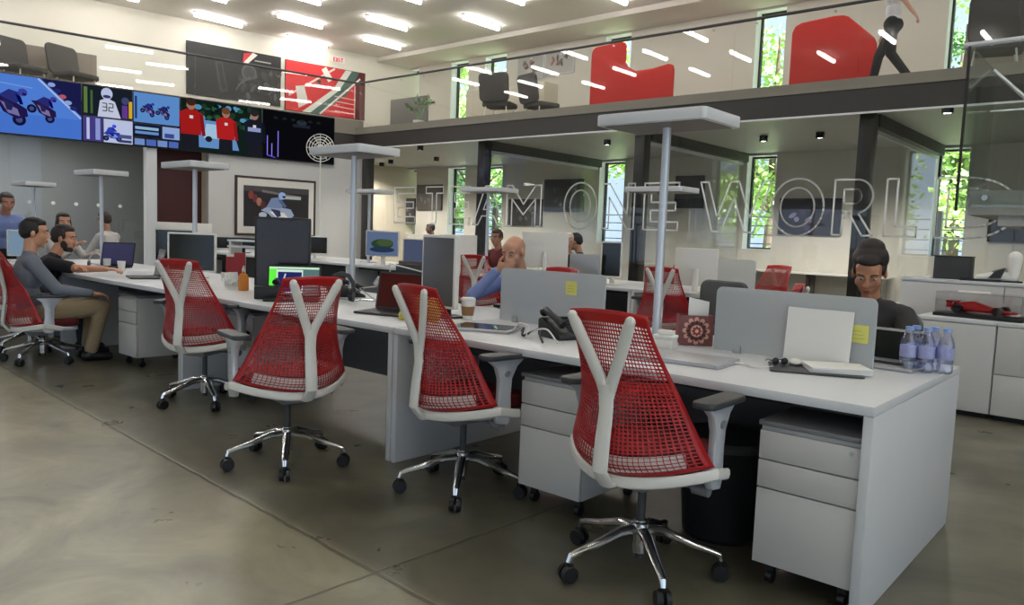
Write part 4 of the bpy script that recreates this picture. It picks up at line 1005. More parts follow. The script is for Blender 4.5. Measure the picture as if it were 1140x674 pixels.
cable('black cable coiled by the patterned box', [(-1.70,3.52,.75), (-1.66,3.5,.80), (-1.62,3.53,.77), (-1.64,3.58,.75), (-1.7,3.57,.76), (-1.66,3.49,.79), (-1.60,3.5,.747)], BLACKP, .006)
# desk phone seen from behind, tangled cables
def phone(label, x, y, yaw):
    t = thing('desk_phone', label, 'phone', (x, y, DZ), yaw, 'black desk phones')
    M = frame((0,0,0), (0,1,0), (0,0,1))
    MB().prism([(-.11,0),(.1,0),(.1,.09),(.07,.10),(-.11,.025)], -.09, .09, M).bevel(.008,2).build('phone_body', BLACKP, t)
    MB().tube([(-.055,-.09,.075),(-.06,-.05,.095),(-.06,.02,.118),(-.06,.07,.135),(-.055,.1,.12)], [.022,.018,.016,.018,.024], 10).build('handset', BLACKP, t)
    k = MB()
    for i in range(3):
        for j in range(4): k.box(.0+i*.025, .018+i*.025, -.08+j*.03, -.06+j*.03, .04+j*.0125, .05+j*.0125)
    k.build('keypad', DGREYP, t, smooth=False)
    MB().box(-.005,.08,.045,.085,.088,.1).build('display', SCREENOFF, t, smooth=False)
    return t
phone('black desk phone on the near desk left of the nearest red chair back', -2.36, 3.12, R(70))
phone('black desk phone behind the headphones and the third red chair', -4.66, 3.5, R(150))
phone('black desk phone leaning beside the tall dark monitor', aty(300,325,2.95).x, 2.95, R(230))
cable('white cable looping in front of the near black phone', [(-2.62,3.02,.746), (-2.55,3.0,.80), (-2.47,2.98,.79), (-2.45,2.94,.746), (-2.38,2.93,.79), (-2.3,2.92,.8), (-2.22,2.9,.746)], WHITEP, .0045)
cable('black cable tangled in front of the near black phone', [(-2.6,3.08,.75), (-2.52,3.0,.78), (-2.48,2.95,.75), (-2.4,2.98,.79), (-2.33,2.9,.77), (-2.28,2.86,.746)], BLACKP, .006)
slab('tablet', 'grey tablet with dark glossy display at the desk edge beside the second chair', 'tablet', -2.81, 3.02, DZ, .36, .27, .014, R(22), SILVER, (-.16,.16,-.115,.115), mat('gloss_screen', rgb(64,50,52), .08, noise=.1))
def cup(name, label, x, y, h, r0, r1, sleeve=None, lid=True, z=DZ):
    t = thing(name, label, 'cup', (x, y, z), 0); 
    MB().lathe([(0,.002),(r0,0),(r1,h),(r1-.002,h),(r0-.002,.006),(0,.006)], n=20).build('cup_body', PAPER, t)
    if sleeve: MB().lathe([(r0+(r1-r0)*.2+.001,h*.2),(r0+(r1-r0)*.2+.003,h*.2),(r0+(r1-r0)*.68+.003,h*.68),(r0+(r1-r0)*.68+.001,h*.68)], n=20).build('sleeve', sleeve, t)
    if lid: MB().lathe([(r1+.002,h-.004),(r1+.004,h),(r1+.002,h+.01),(r1-.006,h+.016),(0,h+.015)], n=20).build('lid', WHITEP, t)
cup('coffee_cup', 'white paper coffee cup with brown sleeve and lid before the bald man', -3.2, 3.28, .115, .03, .043, mat('kraft_sleeve', rgb(150,110,74), .8, noise=.08))
cup('paper_cup', 'plain white paper cup by the bearded man’s hand'.replace('’', "'"), -8.05, 3.22, .10, .028, .04, None, False)
cup('paper_cup', 'white mug beside the headset at the far left desk', -8.75, 3.35, .09, .035, .038, None, False)
# portrait monitor seen obliquely, with its black stand
DULL = mat('painted_grey_reflection', rgb(86,82,84), .12, noise=.15, scale=2)  # grey screen reflection put into the base colour
monitor('portrait monitor with grey reflecting screen and white edge, left of the coffee cup', -3.37, 3.17, .31, .44, .80, R(-3), DULL, WHITEP, standcol=BLACKP)
# laptop whose red screen reflection is put into the base colour
REDSCR = mat('painted_red_reflection', rgb(84,22,20), .15, noise=.3, scale=4)
laptop_open('open laptop with red reflection painted on its dark screen on the desk between the second and third chairs', -3.66, 3.05, R(18), .36, .25, .24, 12, REDSCR, DGREYP)
# crumpled papers and filed magazines
t = thing('crumpled_paper', 'heap of crumpled white paper behind the red-lit laptop', 'papers', (-4.0, 3.3, DZ))
bm_ = MB(); rr = random.Random(11)
def crumple(b, n, sx_, sz_, sz0):
    for k in range(n):
        E_ = Matrix.Translation((rr.uniform(-sx_,sx_), rr.uniform(-.04,.04), sz0 + rr.uniform(0, sz_))) @ Euler((rr.uniform(.5,1.5), rr.uniform(-.7,.7), rr.uniform(-1.5,1.5))).to_matrix().to_4x4()
        w_, h_ = rr.uniform(.03,.06), rr.uniform(.025,.05); c_ = rr.uniform(.01,.03)
        b._faces([E_ @ Vector(v) for v in ((-w_,-h_,0),(0,-h_*.8,c_),(w_,-h_,-c_*.5),(-w_,h_*.9,c_),(0,h_,-c_),(w_,h_*.8,c_*.6))], ((0,1,4,3),(1,2,5,4)))
crumple(bm_, 16, .10, .16, .045)
bm_.build('paper_heap', PAPER, t, smooth=False, recalc=False)
t = thing('magazine_file', 'white wire file with dark magazines behind the crumpled paper', 'file', (-3.72, 3.34, DZ), R(20))
for k in range(3): MB().box(-.14,.14,-.05+.035*k,-.03+.035*k,.05,.3+.02*(k % 2)).bevel(.003).build('magazine', (DGREYP, mat('cover_brown', rgb(96,84,80), .5), BLACKP)[k], t)
MB().tube([(-.17,-.07,0),(-.17,-.07,.3),(.17,-.07,.24),(.17,-.07,0)], .006, 6).tube([(-.17,.07,0),(-.17,.07,.3),(.17,.07,.24),(.17,.07,0)], .006, 6).build('wire_frame', WHITEP, t)
t = thing('bag', 'crumpled yellow bag behind the back of the second red chair', 'bag', (-3.28, 2.98, DZ))
bm_ = MB(); [bm_.ell((rr.uniform(-.09,.09), rr.uniform(-.05,.05), rr.uniform(.03,.1)), (.07,.05,.05), Matrix.Rotation(rr.uniform(0,3),4,'Y'), 7, 5) for k in range(7)]
bm_.build('bag_body', mat('yellow_cloth', rgb(206,190,84), .8, noise=.2, scale=20), t, smooth=False); MB().tube([(-.05,0,.1),(-.02,0,.17),(.03,0,.17),(.06,0,.1)], .005, 6).build('bag_handle', YELLOW, t)
# headphones and chrome stand
t = thing('headphones', 'large black headphones on the desk right of the green laptop screen', 'headphones', (-4.35, 3.2, DZ), R(40))
for s_ in (-1, 1): MB().cyl((s_*.085,0,.06), (s_*.055,0,.06), .052, .045, 18).build('ear_cup', BLACKP, t)
MB().tube([(s*1.0,0,z) for s,z in ((-.085,.08),(-.082,.14),(-.05,.19),(0,.205),(.05,.19),(.082,.14),(.085,.08))], .011, 8, ry=.016).build('headband', DGREYP, t)
t = thing('wire_stand', 'small bent chrome wire stand left of the red-lit laptop', 'stand', (-4.3, 3.42, DZ), R(20))
MB().tube([(-.1,-.06,.006),(-.1,.06,.006),(.1,.06,.006),(.1,-.06,.006),(-.06,-.06,.1),(.06,-.02,.12)], .006, 8).build('wire', CHROME, t)
# green laptop
GREEN = None
t, M = laptop_open('laptop with bright green and blue display above the third red chair', aty(346,315,3.15).x, 3.0, R(52), .37, .24, .23, 10, SCREENOFF, BLACKP)
a = Art(M @ frame((0,-.0066,0), (1,0,0), (0,0,1)), glow=1.0, pre='lit'); w = .345
a.rect(-w/2, w/2, .014, .214, (84,110,112)); a.rect(-w/2, w/2, .2, .214, (190,226,190)); a.rect(-w/2, -w/2+.055, .03, .2, (96,232,70)); a.rect(-w/2+.05, .06, .03, .195, (200,220,210)); a.rect(-w/2+.06, .052, .04, .178, (34,40,92))
a.line((-.09,.06),(-.06,.165), .01, (190,190,210)); a.ell(-.01,.085,.03,.02,(150,150,210)); [a.rect(.08,.15,.05+.03*k,.057+.03*k,(130,150,150)) for k in range(4)]
a.build('picture', t)
# tall dark portrait monitor
GLOSSY = mat('dark_glossy_panel', rgb(40,28,28), .15, noise=.5, scale=3)
p = aty(314, 290, 3.12)
monitor('tall dark glossy portrait monitor standing before the framed picture', p.x, 3.12, .40, .53, .79, R(48), GLOSSY, BLACKP, standcol=BLACKP)
# bottles, standing red brochures and small shelf
t = thing('sanitizer_bottle', 'orange pump bottle on the desk behind the fourth red chair', 'bottle', (aty(271,310,3.12).x, 3.12, DZ))
MB().lathe([(0,0),(.038,0),(.04,.01),(.04,.1),(.03,.125),(.014,.135),(.014,.15),(0,.15)]).build('bottle_body', mat('orange_gel', rgb(214,130,40), .3), t)
MB().cyl((0,0,.15),(0,0,.175),.012,n=10).tube([(0,0,.175),(0,0,.19),(.03,-.01,.188)], .006, 8).build('pump', WHITEP, t)
for i, (px_, l) in enumerate(((258, 'left'), (267, 'right'))):
    p = aty(px_, 300, 3.32); t = thing('brochure_holder', 'upright red and white brochure holder behind the orange bottle, %s one' % l, 'brochures', (p.x, 3.32, DZ), R(50), 'brochure holders')
    MB().box(-.05,.05,-.03,.03,0,.04).build('stand', WHITEP, t, smooth=False); MB().box(-.045,.045,-.012,.0,.04,.24+.04*i).build('brochure', mat('brochure_red', rgb(150,34,44), .5), t, smooth=False); MB().box(-.045,.045,.004,.012,.04,.26+.02*i).build('brochure', PAPER, t, smooth=False)
t = thing('desk_shelf', 'white wire desk shelf beside the tall dark monitor', 'shelf', (aty(281,300,3.45).x, 3.45, DZ), R(20))
MB().box(-.2,.2,-.08,.08,.32,.335).build('shelf_board', WHITE, t); MB().box(-.2,.2,-.08,.08,.37,.385).build('shelf_board', WHITE, t)
for x in (-.18,.18): MB().box(x-.01,x+.01,-.07,.07,0,.37).build('side', WHITEP, t)
t = thing('tissue', 'crumpled white tissue beside the orange bottle', 'tissue', (aty(256,290,3.2).x, 3.2, DZ)); bm_ = MB(); crumple(bm_, 6, .02, .05, .04); bm_.build('tissue_body', PAPER, t, smooth=False, recalc=False)
# monitors of the front bench, left part
p = aty(213, 285, 3.15); monitor('dark-screened monitor with white bezel behind the fourth red chair', p.x, 3.15, .40, .34, .83, R(50))
p = aty(158, 278, 3.2); monitor('dark monitor seen obliquely behind the black laptop by the bearded man', p.x, 3.5, .46, .36, .83, R(25))
p = aty(165, 295, 3.05); laptop_open('black laptop before the bearded man’s outstretched hand'.replace('’',"'"), p.x, 3.0, R(-15), .34, .24, .25, 12, SCREENOFF, BLACKP)
p = aty(134, 290, 3.45); laptop_open('laptop with pale violet display behind the plain paper cup', p.x, 3.35, R(40), .36, .24, .26, 14, mat('violet_display', rgb(74,74,120), .3, noise=.1), BLACKP)
p = aty(30, 250, 4.0); monitor('pale blue lit monitor at the far left below the standing man', atx(24,262,-9.9).x, atx(24,262,-9.9).y, .30, .30, .80, R(62), emit('pale_blue_display', rgb(150,180,205), .5))
t = thing('headset', 'pale headset ring standing on the far left desk', 'headphones', (aty(107,290,3.3).x, 3.3, DZ), R(60)); MB().tube([(.07*math.cos(k*PI/10), 0, .03+.11*math.sin(k*PI/10)) for k in range(11)], .01, 8).build('headband', SILVER, t); [MB().cyl((s_*.07-.012,0,.03),(s_*.07+.012,0,.03),.03,n=14).build('ear_cup', DGREYP, t) for s_ in (-1,1)]
# second-row screens (their backs or faces)
def farmon(label, px_, py0, py1, wpx, Y, yaw, front=None, shell=None, face=False, tilt=0):
    p = aty(px_, py1, Y); qz = aty(px_, py0, Y); w = (aty(px_+wpx/2, py1, Y) - aty(px_-wpx/2, py1, Y)).length
    return monitor(label, p.x, Y, w, qz.z-p.z, max(p.z, .79), yaw, front, shell, tilt=tilt)
BLUESCR = emit('blue_grey_display', rgb(98,110,140), .45); 
t, M = farmon('monitor showing a green island picture, left of the magazine file', 425, 257, 286, 24, 6.95, R(38), emit('sky_display', rgb(110,130,165), .55))
a = Art(M @ frame((0,.0,0), (1,0,0), (0,0,1)), glow=.5, pre='lit'); a.M = a.M @ Matrix.Translation((0,0,-.0105)); a.M = M @ frame((0,.0105,0), (1,0,0), (0,0,1)); a.ell(0,.18,.16,.07,(60,84,60)); a.ell(.04,.2,.12,.05,(86,108,70)); a.ell(0,.1,.18,.04,(50,70,100)); a.build('picture', t)
farmon('monitor with blue-grey display left of the portrait monitor', 464, 266, 293, 22, 6.95, R(38), BLUESCR)
farmon('white back of a monitor right of the portrait monitor', 511, 262, 296, 28, 7.75, R(215), None, WHITEP)
farmon('large white monitor back behind the bald man', 606, 259, 298, 40, 7.05, R(218), None, WHITEP)
farmon('silver monitor back above the frosted screen of the bald man', 652, 284, 306, 30, 6.6, R(215), None, SILVER) if False else None
p = aty(650, 306, 5.0)
farmon('dark portrait monitor seen obliquely, left of the dark column', 679, 269, 309, 20, 7.1, R(20), SCREENOFF, WHITEP)
farmon('tall white monitor back right of the near lamp pole', 774, 276, 318, 42, 7.0, R(205), None, WHITEP, tilt=.1)
farmon('small dark monitor right of the tall glossy portrait monitor', 349, 263, 283, 18, 7.0, R(45), SCREENOFF, WHITEP)
farmon('wide dark monitor in front of the framed picture, second row', 270, 265, 277, 42, 7.2, R(50), SCREENOFF, BLACKP)
farmon('white boxy monitor back before the maroon recess', 203, 248, 263, 30, 7.3, R(230), None, WHITEP)
def divider(label, x0, x1, y0, y1, Y, m, chairlike=False):
    p = aty(x0, y1, Y); q_ = aty(x1, y0, Y); t = thing('desk_divider', label, 'desk screen', (p.x, Y, .742))
    MB().prism(rrect(0, q_.x-p.x, 0, q_.z-.742, .02), -.012, .012, frame((0,0,0), (1,0,0), (0,0,1))).bevel(.004).build('fabric_panel', m, t)
    for x in (.1, q_.x-p.x-.1): MB().box(x-.02,x+.02,-.02,.02,0,.04).build('clamp', STEEL, t)
PALEF = mat('pale_divider', rgb(196,196,192), .6, noise=.03)
divider('pale divider panel left of the red chair at the second row', 792, 842, 290, 320, 7.5, PALEF)
divider('silver divider panel right of the white-capped person', 634, 668, 284, 308, 6.95, SILVER)
divider('pale divider panel behind the far left desk', 60, 120, 262, 285, 7.4, PALEF)
t = taskc = thing('task_chair', 'dark grey upholstered chair back before the pale divider', 'chair', (aty(822,310,6.4).x, 6.4, 0), R(170))
MB().prism(rrect(-.24,.24,.56,.93,.08), -.03,.03, frame((0,.2,0),(1,0,0),(0,0,1))).bevel(.02,3).build('backrest', mat('grey_mesh', rgb(92,92,94), .8, noise=.1, scale=50), t)
MB().prism(rrect(-.25,.25,-.25,.2,.08), .44,.51).bevel(.02,2).build('seat', MATS['grey_mesh'], t); MB().cyl((0,0,.06),(0,0,.44),.025).build('column', DARKM, t); MB().box(-.03,.03,.16,.2,.42,.7).build('back_stem', DARKM, t)
for k in range(5):
    a_ = 2*PI*k/5; MB().tube([(0,0,.09),(.3*math.cos(a_),.3*math.sin(a_),.05)], .02, 8).ell((.3*math.cos(a_),.3*math.sin(a_),.028), .028, seg=10, rings=6).build('leg', DARKM, t)
dup(taskc, (-1.22, 4.62, 0), R(180), 'dark grey upholstered chair under the woman in the dark sweater')
# small things on the second row
for x, y, l in ((700, 302, 'by the dark portrait monitor'), (752, 310, 'left of the tall white monitor back')):
    p = atz(x, y+12, .742); t = thing('paper_heap', 'small heap of pale papers on the second-row desk ' + l, 'papers', (p.x, 7.1, DZ), R(20)); bm_ = MB()
    for k in range(5): bm_.box(-.1+.01*k,.1-.01*k,-.07,.07-.01*k,.012*k,.012*k+.01, Matrix.Rotation(.2*k,4,'Z'))
    bm_.build('sheets', PAPER, t, smooth=False)
t = thing('note_pad', 'yellow note pad on the second-row desk below the tall white monitor back', 'note', (aty(778,320,6.95).x, 6.95, DZ)); MB().box(-.05,.05,-.04,.04,0,.02).build('pad', YELLOW, t)
p = aty(893, 311, 7.5)
t = thing('pedestal_fan', 'round white fan on a thin stand behind the lamp above the headphones', 'fan', (aty(357,165,7.4).x, 7.4, DZ), R(45))
fz = aty(357,165,7.4).z - DZ
MB().lathe([(0,0),(.12,0),(.11,.015),(.02,.03),(.012,.04),(.011,fz-.1),(0,fz-.1)]).build('fan_stand', WHITEP, t)
b = MB()
for k in range(5): b.tube([((.05+.043*k)*math.cos(q*PI/12), -.03, fz+(.05+.043*k)*math.sin(q*PI/12)) for q in range(25)], .006, 6)
for k in range(12): b.tube([(.03*math.cos(k*PI/6), -.034, fz+.03*math.sin(k*PI/6)), (.222*math.cos(k*PI/6), -.03, fz+.222*math.sin(k*PI/6))], .005, 6)
b.build('fan_guard', WHITEP, t); MB().cyl((0,.08,fz),(0,-.02,fz),.06,.05,16).build('fan_motor', WHITEP, t)
bl = MB()
for k in range(4):
    a_ = k*PI/2+.3; c_, s_ = math.cos(a_), math.sin(a_); bl._faces([Vector((.03*c_,-.005,fz+.03*s_)), Vector((.19*math.cos(a_-.3),.01,fz+.19*math.sin(a_-.3))), Vector((.2*math.cos(a_+.3),-.015,fz+.2*math.sin(a_+.3)))], ((0,1,2),))
bl.build('fan_blades', GREYP, t, smooth=False)
# --- right-hand cabinets
t = thing('model_car', 'red model race car inside a clear case on the low cabinet', 'model car', (-1.13, 6.92, .775), R(-8))
def racecar(t):
    MB().prism([(-.22,.0),(.24,.0),(.24,.02),(.1,.035),(.02,.06),(-.06,.085),(-.2,.06),(-.22,.03)], -.035,.035, frame((0,0,.015),(1,0,0),(0,0,1))).bevel(.008,2).build('body', mat('race_red', rgb(176,24,30), .25, coat=.5), t)
    for x in (-.15,.13):
        for y in (-.085,.085): MB().cyl((x,y-.025,.035),(x,y+.025,.035),.034,n=16).build('wheel', BLACKP, t)
    MB().box(-.24,-.18,-.08,.08,.085,.095).box(-.235,-.19,-.08,-.075,.04,.095).box(-.235,-.19,.075,.08,.04,.095).build('rear_wing', MATS['race_red'], t); MB().box(.22,.26,-.09,.09,.012,.02).build('front_wing', PAPER, t); MB().box(-.12,.08,-.075,.075,.02,.05).bevel(.012).build('sidepod', MATS['race_red'], t)
racecar(t)
t = thing('display_case', 'clear display case with black base around the red model car', 'case', (-1.13, 6.92, .7452), R(-8))
MB().box(-.31,.31,-.14,.14,0,.028).bevel(.004).build('base', BLACKP, t); CASE = glass('acrylic_case', (.95,.95,.95,1), refl=1.2, base=.02)
b = MB(); [b.box(*q) for q in ((-.3,.3,-.132,-.128,.028,.19), (-.3,.3,.128,.132,.028,.19), (-.3,-.296,-.128,.128,.028,.19), (.296,.3,-.128,.128,.028,.19), (-.3,.3,-.132,.132,.19,.194))]; b.build('cover', CASE, t, smooth=False)
papers('white sheets lying on top of the model car case', -1.2, 6.95, .7452+.1945, .22, .14, 2, R(5))
t = thing('display_case', 'clear display case with black base cut by the right edge', 'case', (-.55, 6.92, .7452), R(-4))
MB().box(-.28,.28,-.14,.14,0,.03).bevel(.004).build('base', BLACKP, t); b = MB(); [b.box(*q) for q in ((-.27,.27,-.132,-.128,.03,.34), (-.27,.27,.128,.132,.03,.34), (-.27,-.266,-.128,.128,.03,.34), (.266,.27,-.128,.128,.03,.34), (-.27,.27,-.132,.132,.34,.344))]; b.build('cover', CASE, t, smooth=False)
t2 = thing('model_engine', 'grey metal model inside the right display case', 'model', (-.55, 6.92, .7755)); b = MB(); [b.cyl((-.12+.08*k,-.06,.06+.03*(k % 2)),(-.12+.08*k,.06,.06+.03*(k % 2)),.045,n=12) for k in range(4)]; b.box(-.16,.16,-.07,.07,0,.05); b.build('engine_block', GREYP, t2); MB().cyl((0,0,.1),(0,0,.24),.02,n=10).build('column', STEEL, t2)
# white racing boot on the taller cabinet
p = aty(1112, 322, 7.45)
t = thing('racing_boot', 'white racing boot with black panel resting beyond the model car', 'boot', (p.x, 7.42, 1.0205), R(200))
b = MB(); b.cap((-.09,0,.05),(.07,0,.04),.05,.038).cap((.07,0,.04),(.15,0,.03),.036,.028).cap((-.09,0,.05),(-.1,0,.2),.052,.058); o = b.build('boot_body', WHITEP, t)
MB().box(-.16,.17,-.045,.045,-.0,.014).bevel(.006).build('sole', BLACKP, t); MB().prism([(.0,.03),(.09,.03),(.04,.09),(-.03,.12)], -.055,.055, frame((0,0,0),(1,0,0),(0,0,1))).build('black_panel', BLACKP, t)
p = aty(1061, 308, 7.5); t = thing('storage_box', 'black box standing on the taller cabinet', 'box', (p.x, 7.5, 1.0205)); MB().box(-.14,.14,-.09,.09,0,.19).bevel(.008).build('box_body', DGREYP, t); MB().box(-.143,.143,-.093,.093,.19,.2).bevel(.003).build('box_lid', BLACKP, t)
slab('folder', 'flat black folder on the taller cabinet right of the black box', 'folder', aty(1085,316,7.45).x+.05, 7.42, 1.0205, .3, .22, .018, R(4), BLACKP)
papers('white papers at the left end of the taller cabinet', aty(1026,308,7.45).x, 7.45, 1.0205, .2, .15, 3, R(-8))
# counter under the back windows
t = thing('wall_counter', 'long pale counter under the back wall windows behind the woman', 'counter', (-6.9, 15.05, 0)); box('counter_top', PALEF, t, 0, 2.9, 0, .44, .70, .73); [box('bracket', DARKM, t, x, x+.05, .05, .44, 0, .70) for x in (.1, 1.4, 2.75)]
# ================================================================== PEOPLE
SKINS = {}
def skinmat(c):
    if c not in SKINS:
        m = mat('skin_%02x%02x%02x' % c, rgb(*c), .5, noise=.05, scale=14); b = m.node_tree.nodes['Principled BSDF']
        b.inputs['Subsurface Weight'].default_value = .08; b.inputs['Subsurface Radius'].default_value = (.01, .004, .002); SKINS[c] = m
    return SKINS[c]
def bake(mb, name, m, parent, vox=.008, smooth=4):
    """fuse overlapping volumes into one continuous skin"""
    o = mb.build(name, m, parent)
    r = o.modifiers.new('r', 'REMESH'); r.mode = 'VOXEL'; r.voxel_size = vox
    s_ = o.modifiers.new('s', 'SMOOTH'); s_.factor = .5; s_.iterations = smooth
    dg = bpy.context.evaluated_depsgraph_get(); dg.update()
    me = bpy.data.meshes.new_from_object(o.evaluated_get(dg)); o.modifiers.clear(); old = o.data; o.data = me; bpy.data.meshes.remove(old)
    me.polygons.foreach_set('use_smooth', [True]*len(me.polygons)); me.name = name
    if not me.materials: me.materials.append(m)
    return o
def ik(a, b, l1, l2, pole):
    a = Vector(a); b = Vector(b); d = b - a; L = min(d.length, (l1+l2)*.995); d = d.normalized(); b = a + d*L
    x = (l1*l1 - l2*l2 + L*L)/(2*L); h = math.sqrt(max(0, l1*l1 - x*x)); p = Vector(pole); p = (p - d*p.dot(d)).normalized()
    return a + d*x + p*h, b
def hand(mb, w, f, n, l, curl=.5, s=1.0):
    w = Vector(w); f = Vector(f).normalized(); n = Vector(n); n = (n - f*n.dot(f)).normalized(); l = Vector(l); l = (l - f*l.dot(f) - n*l.dot(n)).normalized()
    M = Matrix((l, f, n)).transposed()
    mb.ell(w + f*.05*s, (.04*s, .052*s, .016*s), M, 14, 8)
    for k in range(4):
        b = w + f*.086*s + l*(.029-.0195*k)*s; L = (.068, .077, .072, .056)[k]*s; c = curl*(1+.12*k); sp = l*(.09-.06*k)
        d1 = (f*math.cos(c*.5) + n*math.sin(c*.5) + sp*.5).normalized(); d2 = (f*math.cos(c*1.4) + n*math.sin(c*1.4)).normalized(); d3 = (f*math.cos(c*2.1) + n*math.sin(c*2.1)).normalized()
        p1 = b + d1*L*.48; p2 = p1 + d2*L*.3; p3 = p2 + d3*L*.22
        mb.cap(b - f*.02*s, p1, .0095*s, .009*s, 8).cap(p1, p2, .009*s, .0083*s, 8).cap(p2, p3, .0083*s, .0075*s, 8)
    b = w + f*.028*s + l*.028*s; d1 = (f*.62 + l*.72 + n*.25).normalized(); p1 = b + d1*.045*s; d2 = (f*.85 + l*.35 + n*.35).normalized()
    mb.cap(w + f*.018*s + l*.014*s, p1, .014*s, .0115*s, 8).cap(p1, p1 + d2*.032*s, .011*s, .009*s, 8)
def person(label, loc, rz, hz=.52, lean=.1, bend=0.0, head=(0,0), feet=None, knees=None, hands=None, skin=(198,150,122), shirt=None, trouser=None, hair=(36,28,24), style='short', sleeve='long',
           female=False, beard=False, vox=.008, poles=None, glassesm=None, shoe=None, curl=(.5,.5), palm=None, hemz=.0, shift=0.0, hs=1.0, cuff=None):
    t = thing('person', label, 'person', loc, rz); sk = skinmat(skin)
    tv = Vector((0, math.sin(lean), math.cos(lean))); tv2 = Vector((0, math.sin(lean+bend), math.cos(lean+bend))); X = Vector((1,0,0)); F2 = Vector((0, math.cos(lean+bend), -math.sin(lean+bend)))
    P0 = Vector((0,0,hz)); waist = P0 + tv*.17; chest = waist + tv2*.2; nb = waist + tv2*.345
    sw = .158 if female else .182
    sh = [nb - tv2*.05 + X*(sx*sw) for sx in (-1,1)]
    hy, hp = head[0], head[1]
    H = Matrix.Rotation(hy, 4, 'Z') @ Matrix.Rotation(-hp, 4, 'X')     # pitch>0 looks down
    hc = nb + tv2*.12 + Vector((0, .03+.04*max(0,hp), .075 - .03*max(0,hp)))
    HM = Matrix.Translation(hc) @ H.to_4x4() @ Matrix.Scale(hs, 4); H3 = H.to_3x3()
    h = lambda x, y, z: HM @ Vector((x,y,z))
    if knees is None: knees = [Vector((sx*.13, .42, hz+.02)) for sx in (-1,1)]
    else: knees = [Vector(k) for k in knees]
    if feet is None: feet = [Vector((k.x, k.y+.02, .085)) for k in knees]
    else: feet = [Vector(k) for k in feet]
    hips = [P0 + X*(sx*.092) for sx in (-1,1)]
    hands = hands or [(-.2,.45,.75), (.2,.45,.75)]
    poles = poles or [(-.5,-.5,-1), (.5,-.5,-1)]
    l1, l2 = (.275,.245) if female else (.295,.265)
    el, wr = [], []
    for k in range(2):
        tgt = hands[k]
        if tgt == 'chin': tgt = h((-1,1)[k]*.085, .115, -.10)
        e, w = ik(sh[k], tgt, l1, l2, poles[k]); el.append(e); wr.append(w)
    def torso(mb, g):
        mb.ell(P0, (.165+g, .118+g, .12+g)); mb.ell(waist, (.142+g-(.016 if female else 0), .100+g, .15+g), Matrix.Rotation(-lean, 3, 'X'))
        mb.ell(chest, (.168+g-(.014 if female else 0), .112+g, .17+g), Matrix.Rotation(-(lean+bend), 3, 'X'))
        if female: [mb.ell(chest + F2*.085 + X*(sx*.068) - tv2*.02, .055+g*.6) for sx in (-1,1)]
        mb.cap(sh[0]-X*-.03, sh[1]-X*.03, .062+g, .062+g); mb.cap(nb-tv2*.02 - X*.08, nb-tv2*.02 + X*.08, .05+g, .05+g)
    # ---- body: one continuous skin with head, hands and feet
    b = MB(); torso(b, -.012)
    b.cap(nb - tv2*.03, h(0,-.022,-.055), .058 if not female else .048, .054 if not female else .045)
    for k in range(2):
        b.cap(sh[k], el[k], .047, .038).cap(el[k], wr[k], .038, .026)
        f = (wr[k]-el[k]).normalized(); sx = (-1,1)[k]
        n, l = (palm[k] if palm and palm[k] else ((0,0,-1), (-sx,0,0)))
        if hands[k] == 'chin': f = (h(-sx*.03,.115,-.05) - wr[k]).normalized(); n, l = -(H3 @ Vector((0,1,0))), H3 @ Vector((0,0,1))
        hand(b, wr[k], f, n, l, curl[k])
        b.cap(hips[k], knees[k], .082, .054).cap(knees[k], feet[k], .052, .036)
        tf = Vector((feet[k].x-knees[k].x, 0, 0)); fd = Vector((0,1,0)); b.cap(feet[k]-Vector((0,.02,.045)), feet[k]+fd*.15-Vector((0,0,.055)), .035, .028)
    e_ = lambda c, r, M=None: b.ell(h(*c), tuple(v*hs for v in r), H3 if M is None else H3 @ M, 18, 12)
    e_((0,-.012,.035), (.0745,.094,.083)); e_((0,.032,-.03), (.059,.060,.078)); e_((0,.020,-.062), (.055,.05,.045)); e_((0,.066,-.098), (.024,.02,.02)); e_((0,.045,.05), (.062,.045,.045))
    for sx in (-1,1):
        e_((sx*.040,.060,-.02), (.025,.026,.028)); e_((sx*.076,-.004,.0), (.011,.021,.033), Matrix.Rotation(sx*-.35,3,'Z')); e_((sx*.032,.082,.031), (.024,.013,.010)); e_((sx*.031,.0855,.0185), (.0145,.0105,.006)); e_((sx*.013,.098,-.026), (.009,.011,.008))
    b.cap(h(0,.092,.022), h(0,.112,-.02), .0085*hs, .0125*hs, 10); e_((0,.085,-.062), (.022,.014,.014))
    bake(b, 'body', sk, t, vox, 3)
    # ---- face
    ey = MB()
    for sx in (-1,1):
        ey.mi = 0; ey.ell(h(sx*.031,.0845,.011), (.0125*hs,.009*hs,.0048*hs), H3, 12, 8); ey.mi = 1; ey.ell(h(sx*.031,.0925,.0098), (.0056*hs,.002*hs,.0042*hs), H3, 10, 6)
    ey.build('eyes', [mat('eye_white', rgb(186,178,170), .3), mat('eye_dark', rgb(40,28,22), .2)], t)
    HM_ = mat('hair_%02x%02x%02x' % hair, rgb(*hair), .6, noise=.25, scale=40)
    br = MB()
    for sx in (-1,1): br.tube([h(sx*.014,.096,.030), h(sx*.032,.096,.0365), h(sx*.05,.083,.031)], .0035*hs, 6, ry=(.0038 if female else .0055)*hs)
    br.build('eyebrows', HM_, t)
    MB().ell(h(0,.097,-.056), (.021*hs,.0065*hs,.0055*hs), H3, 12, 6).ell(h(0,.096,-.065), (.018*hs,.0065*hs,.0055*hs), H3, 12, 6).build('lips', mat('lips_%02x%02x%02x' % skin, rgb(int(skin[0]*.82), int(skin[1]*.58), int(skin[2]*.58)), .45), t)
    hb = MB(); eh = lambda c, r, M=None: hb.ell(h(*c), tuple(v*hs for v in r), H3 if M is None else H3 @ M, 18, 12)
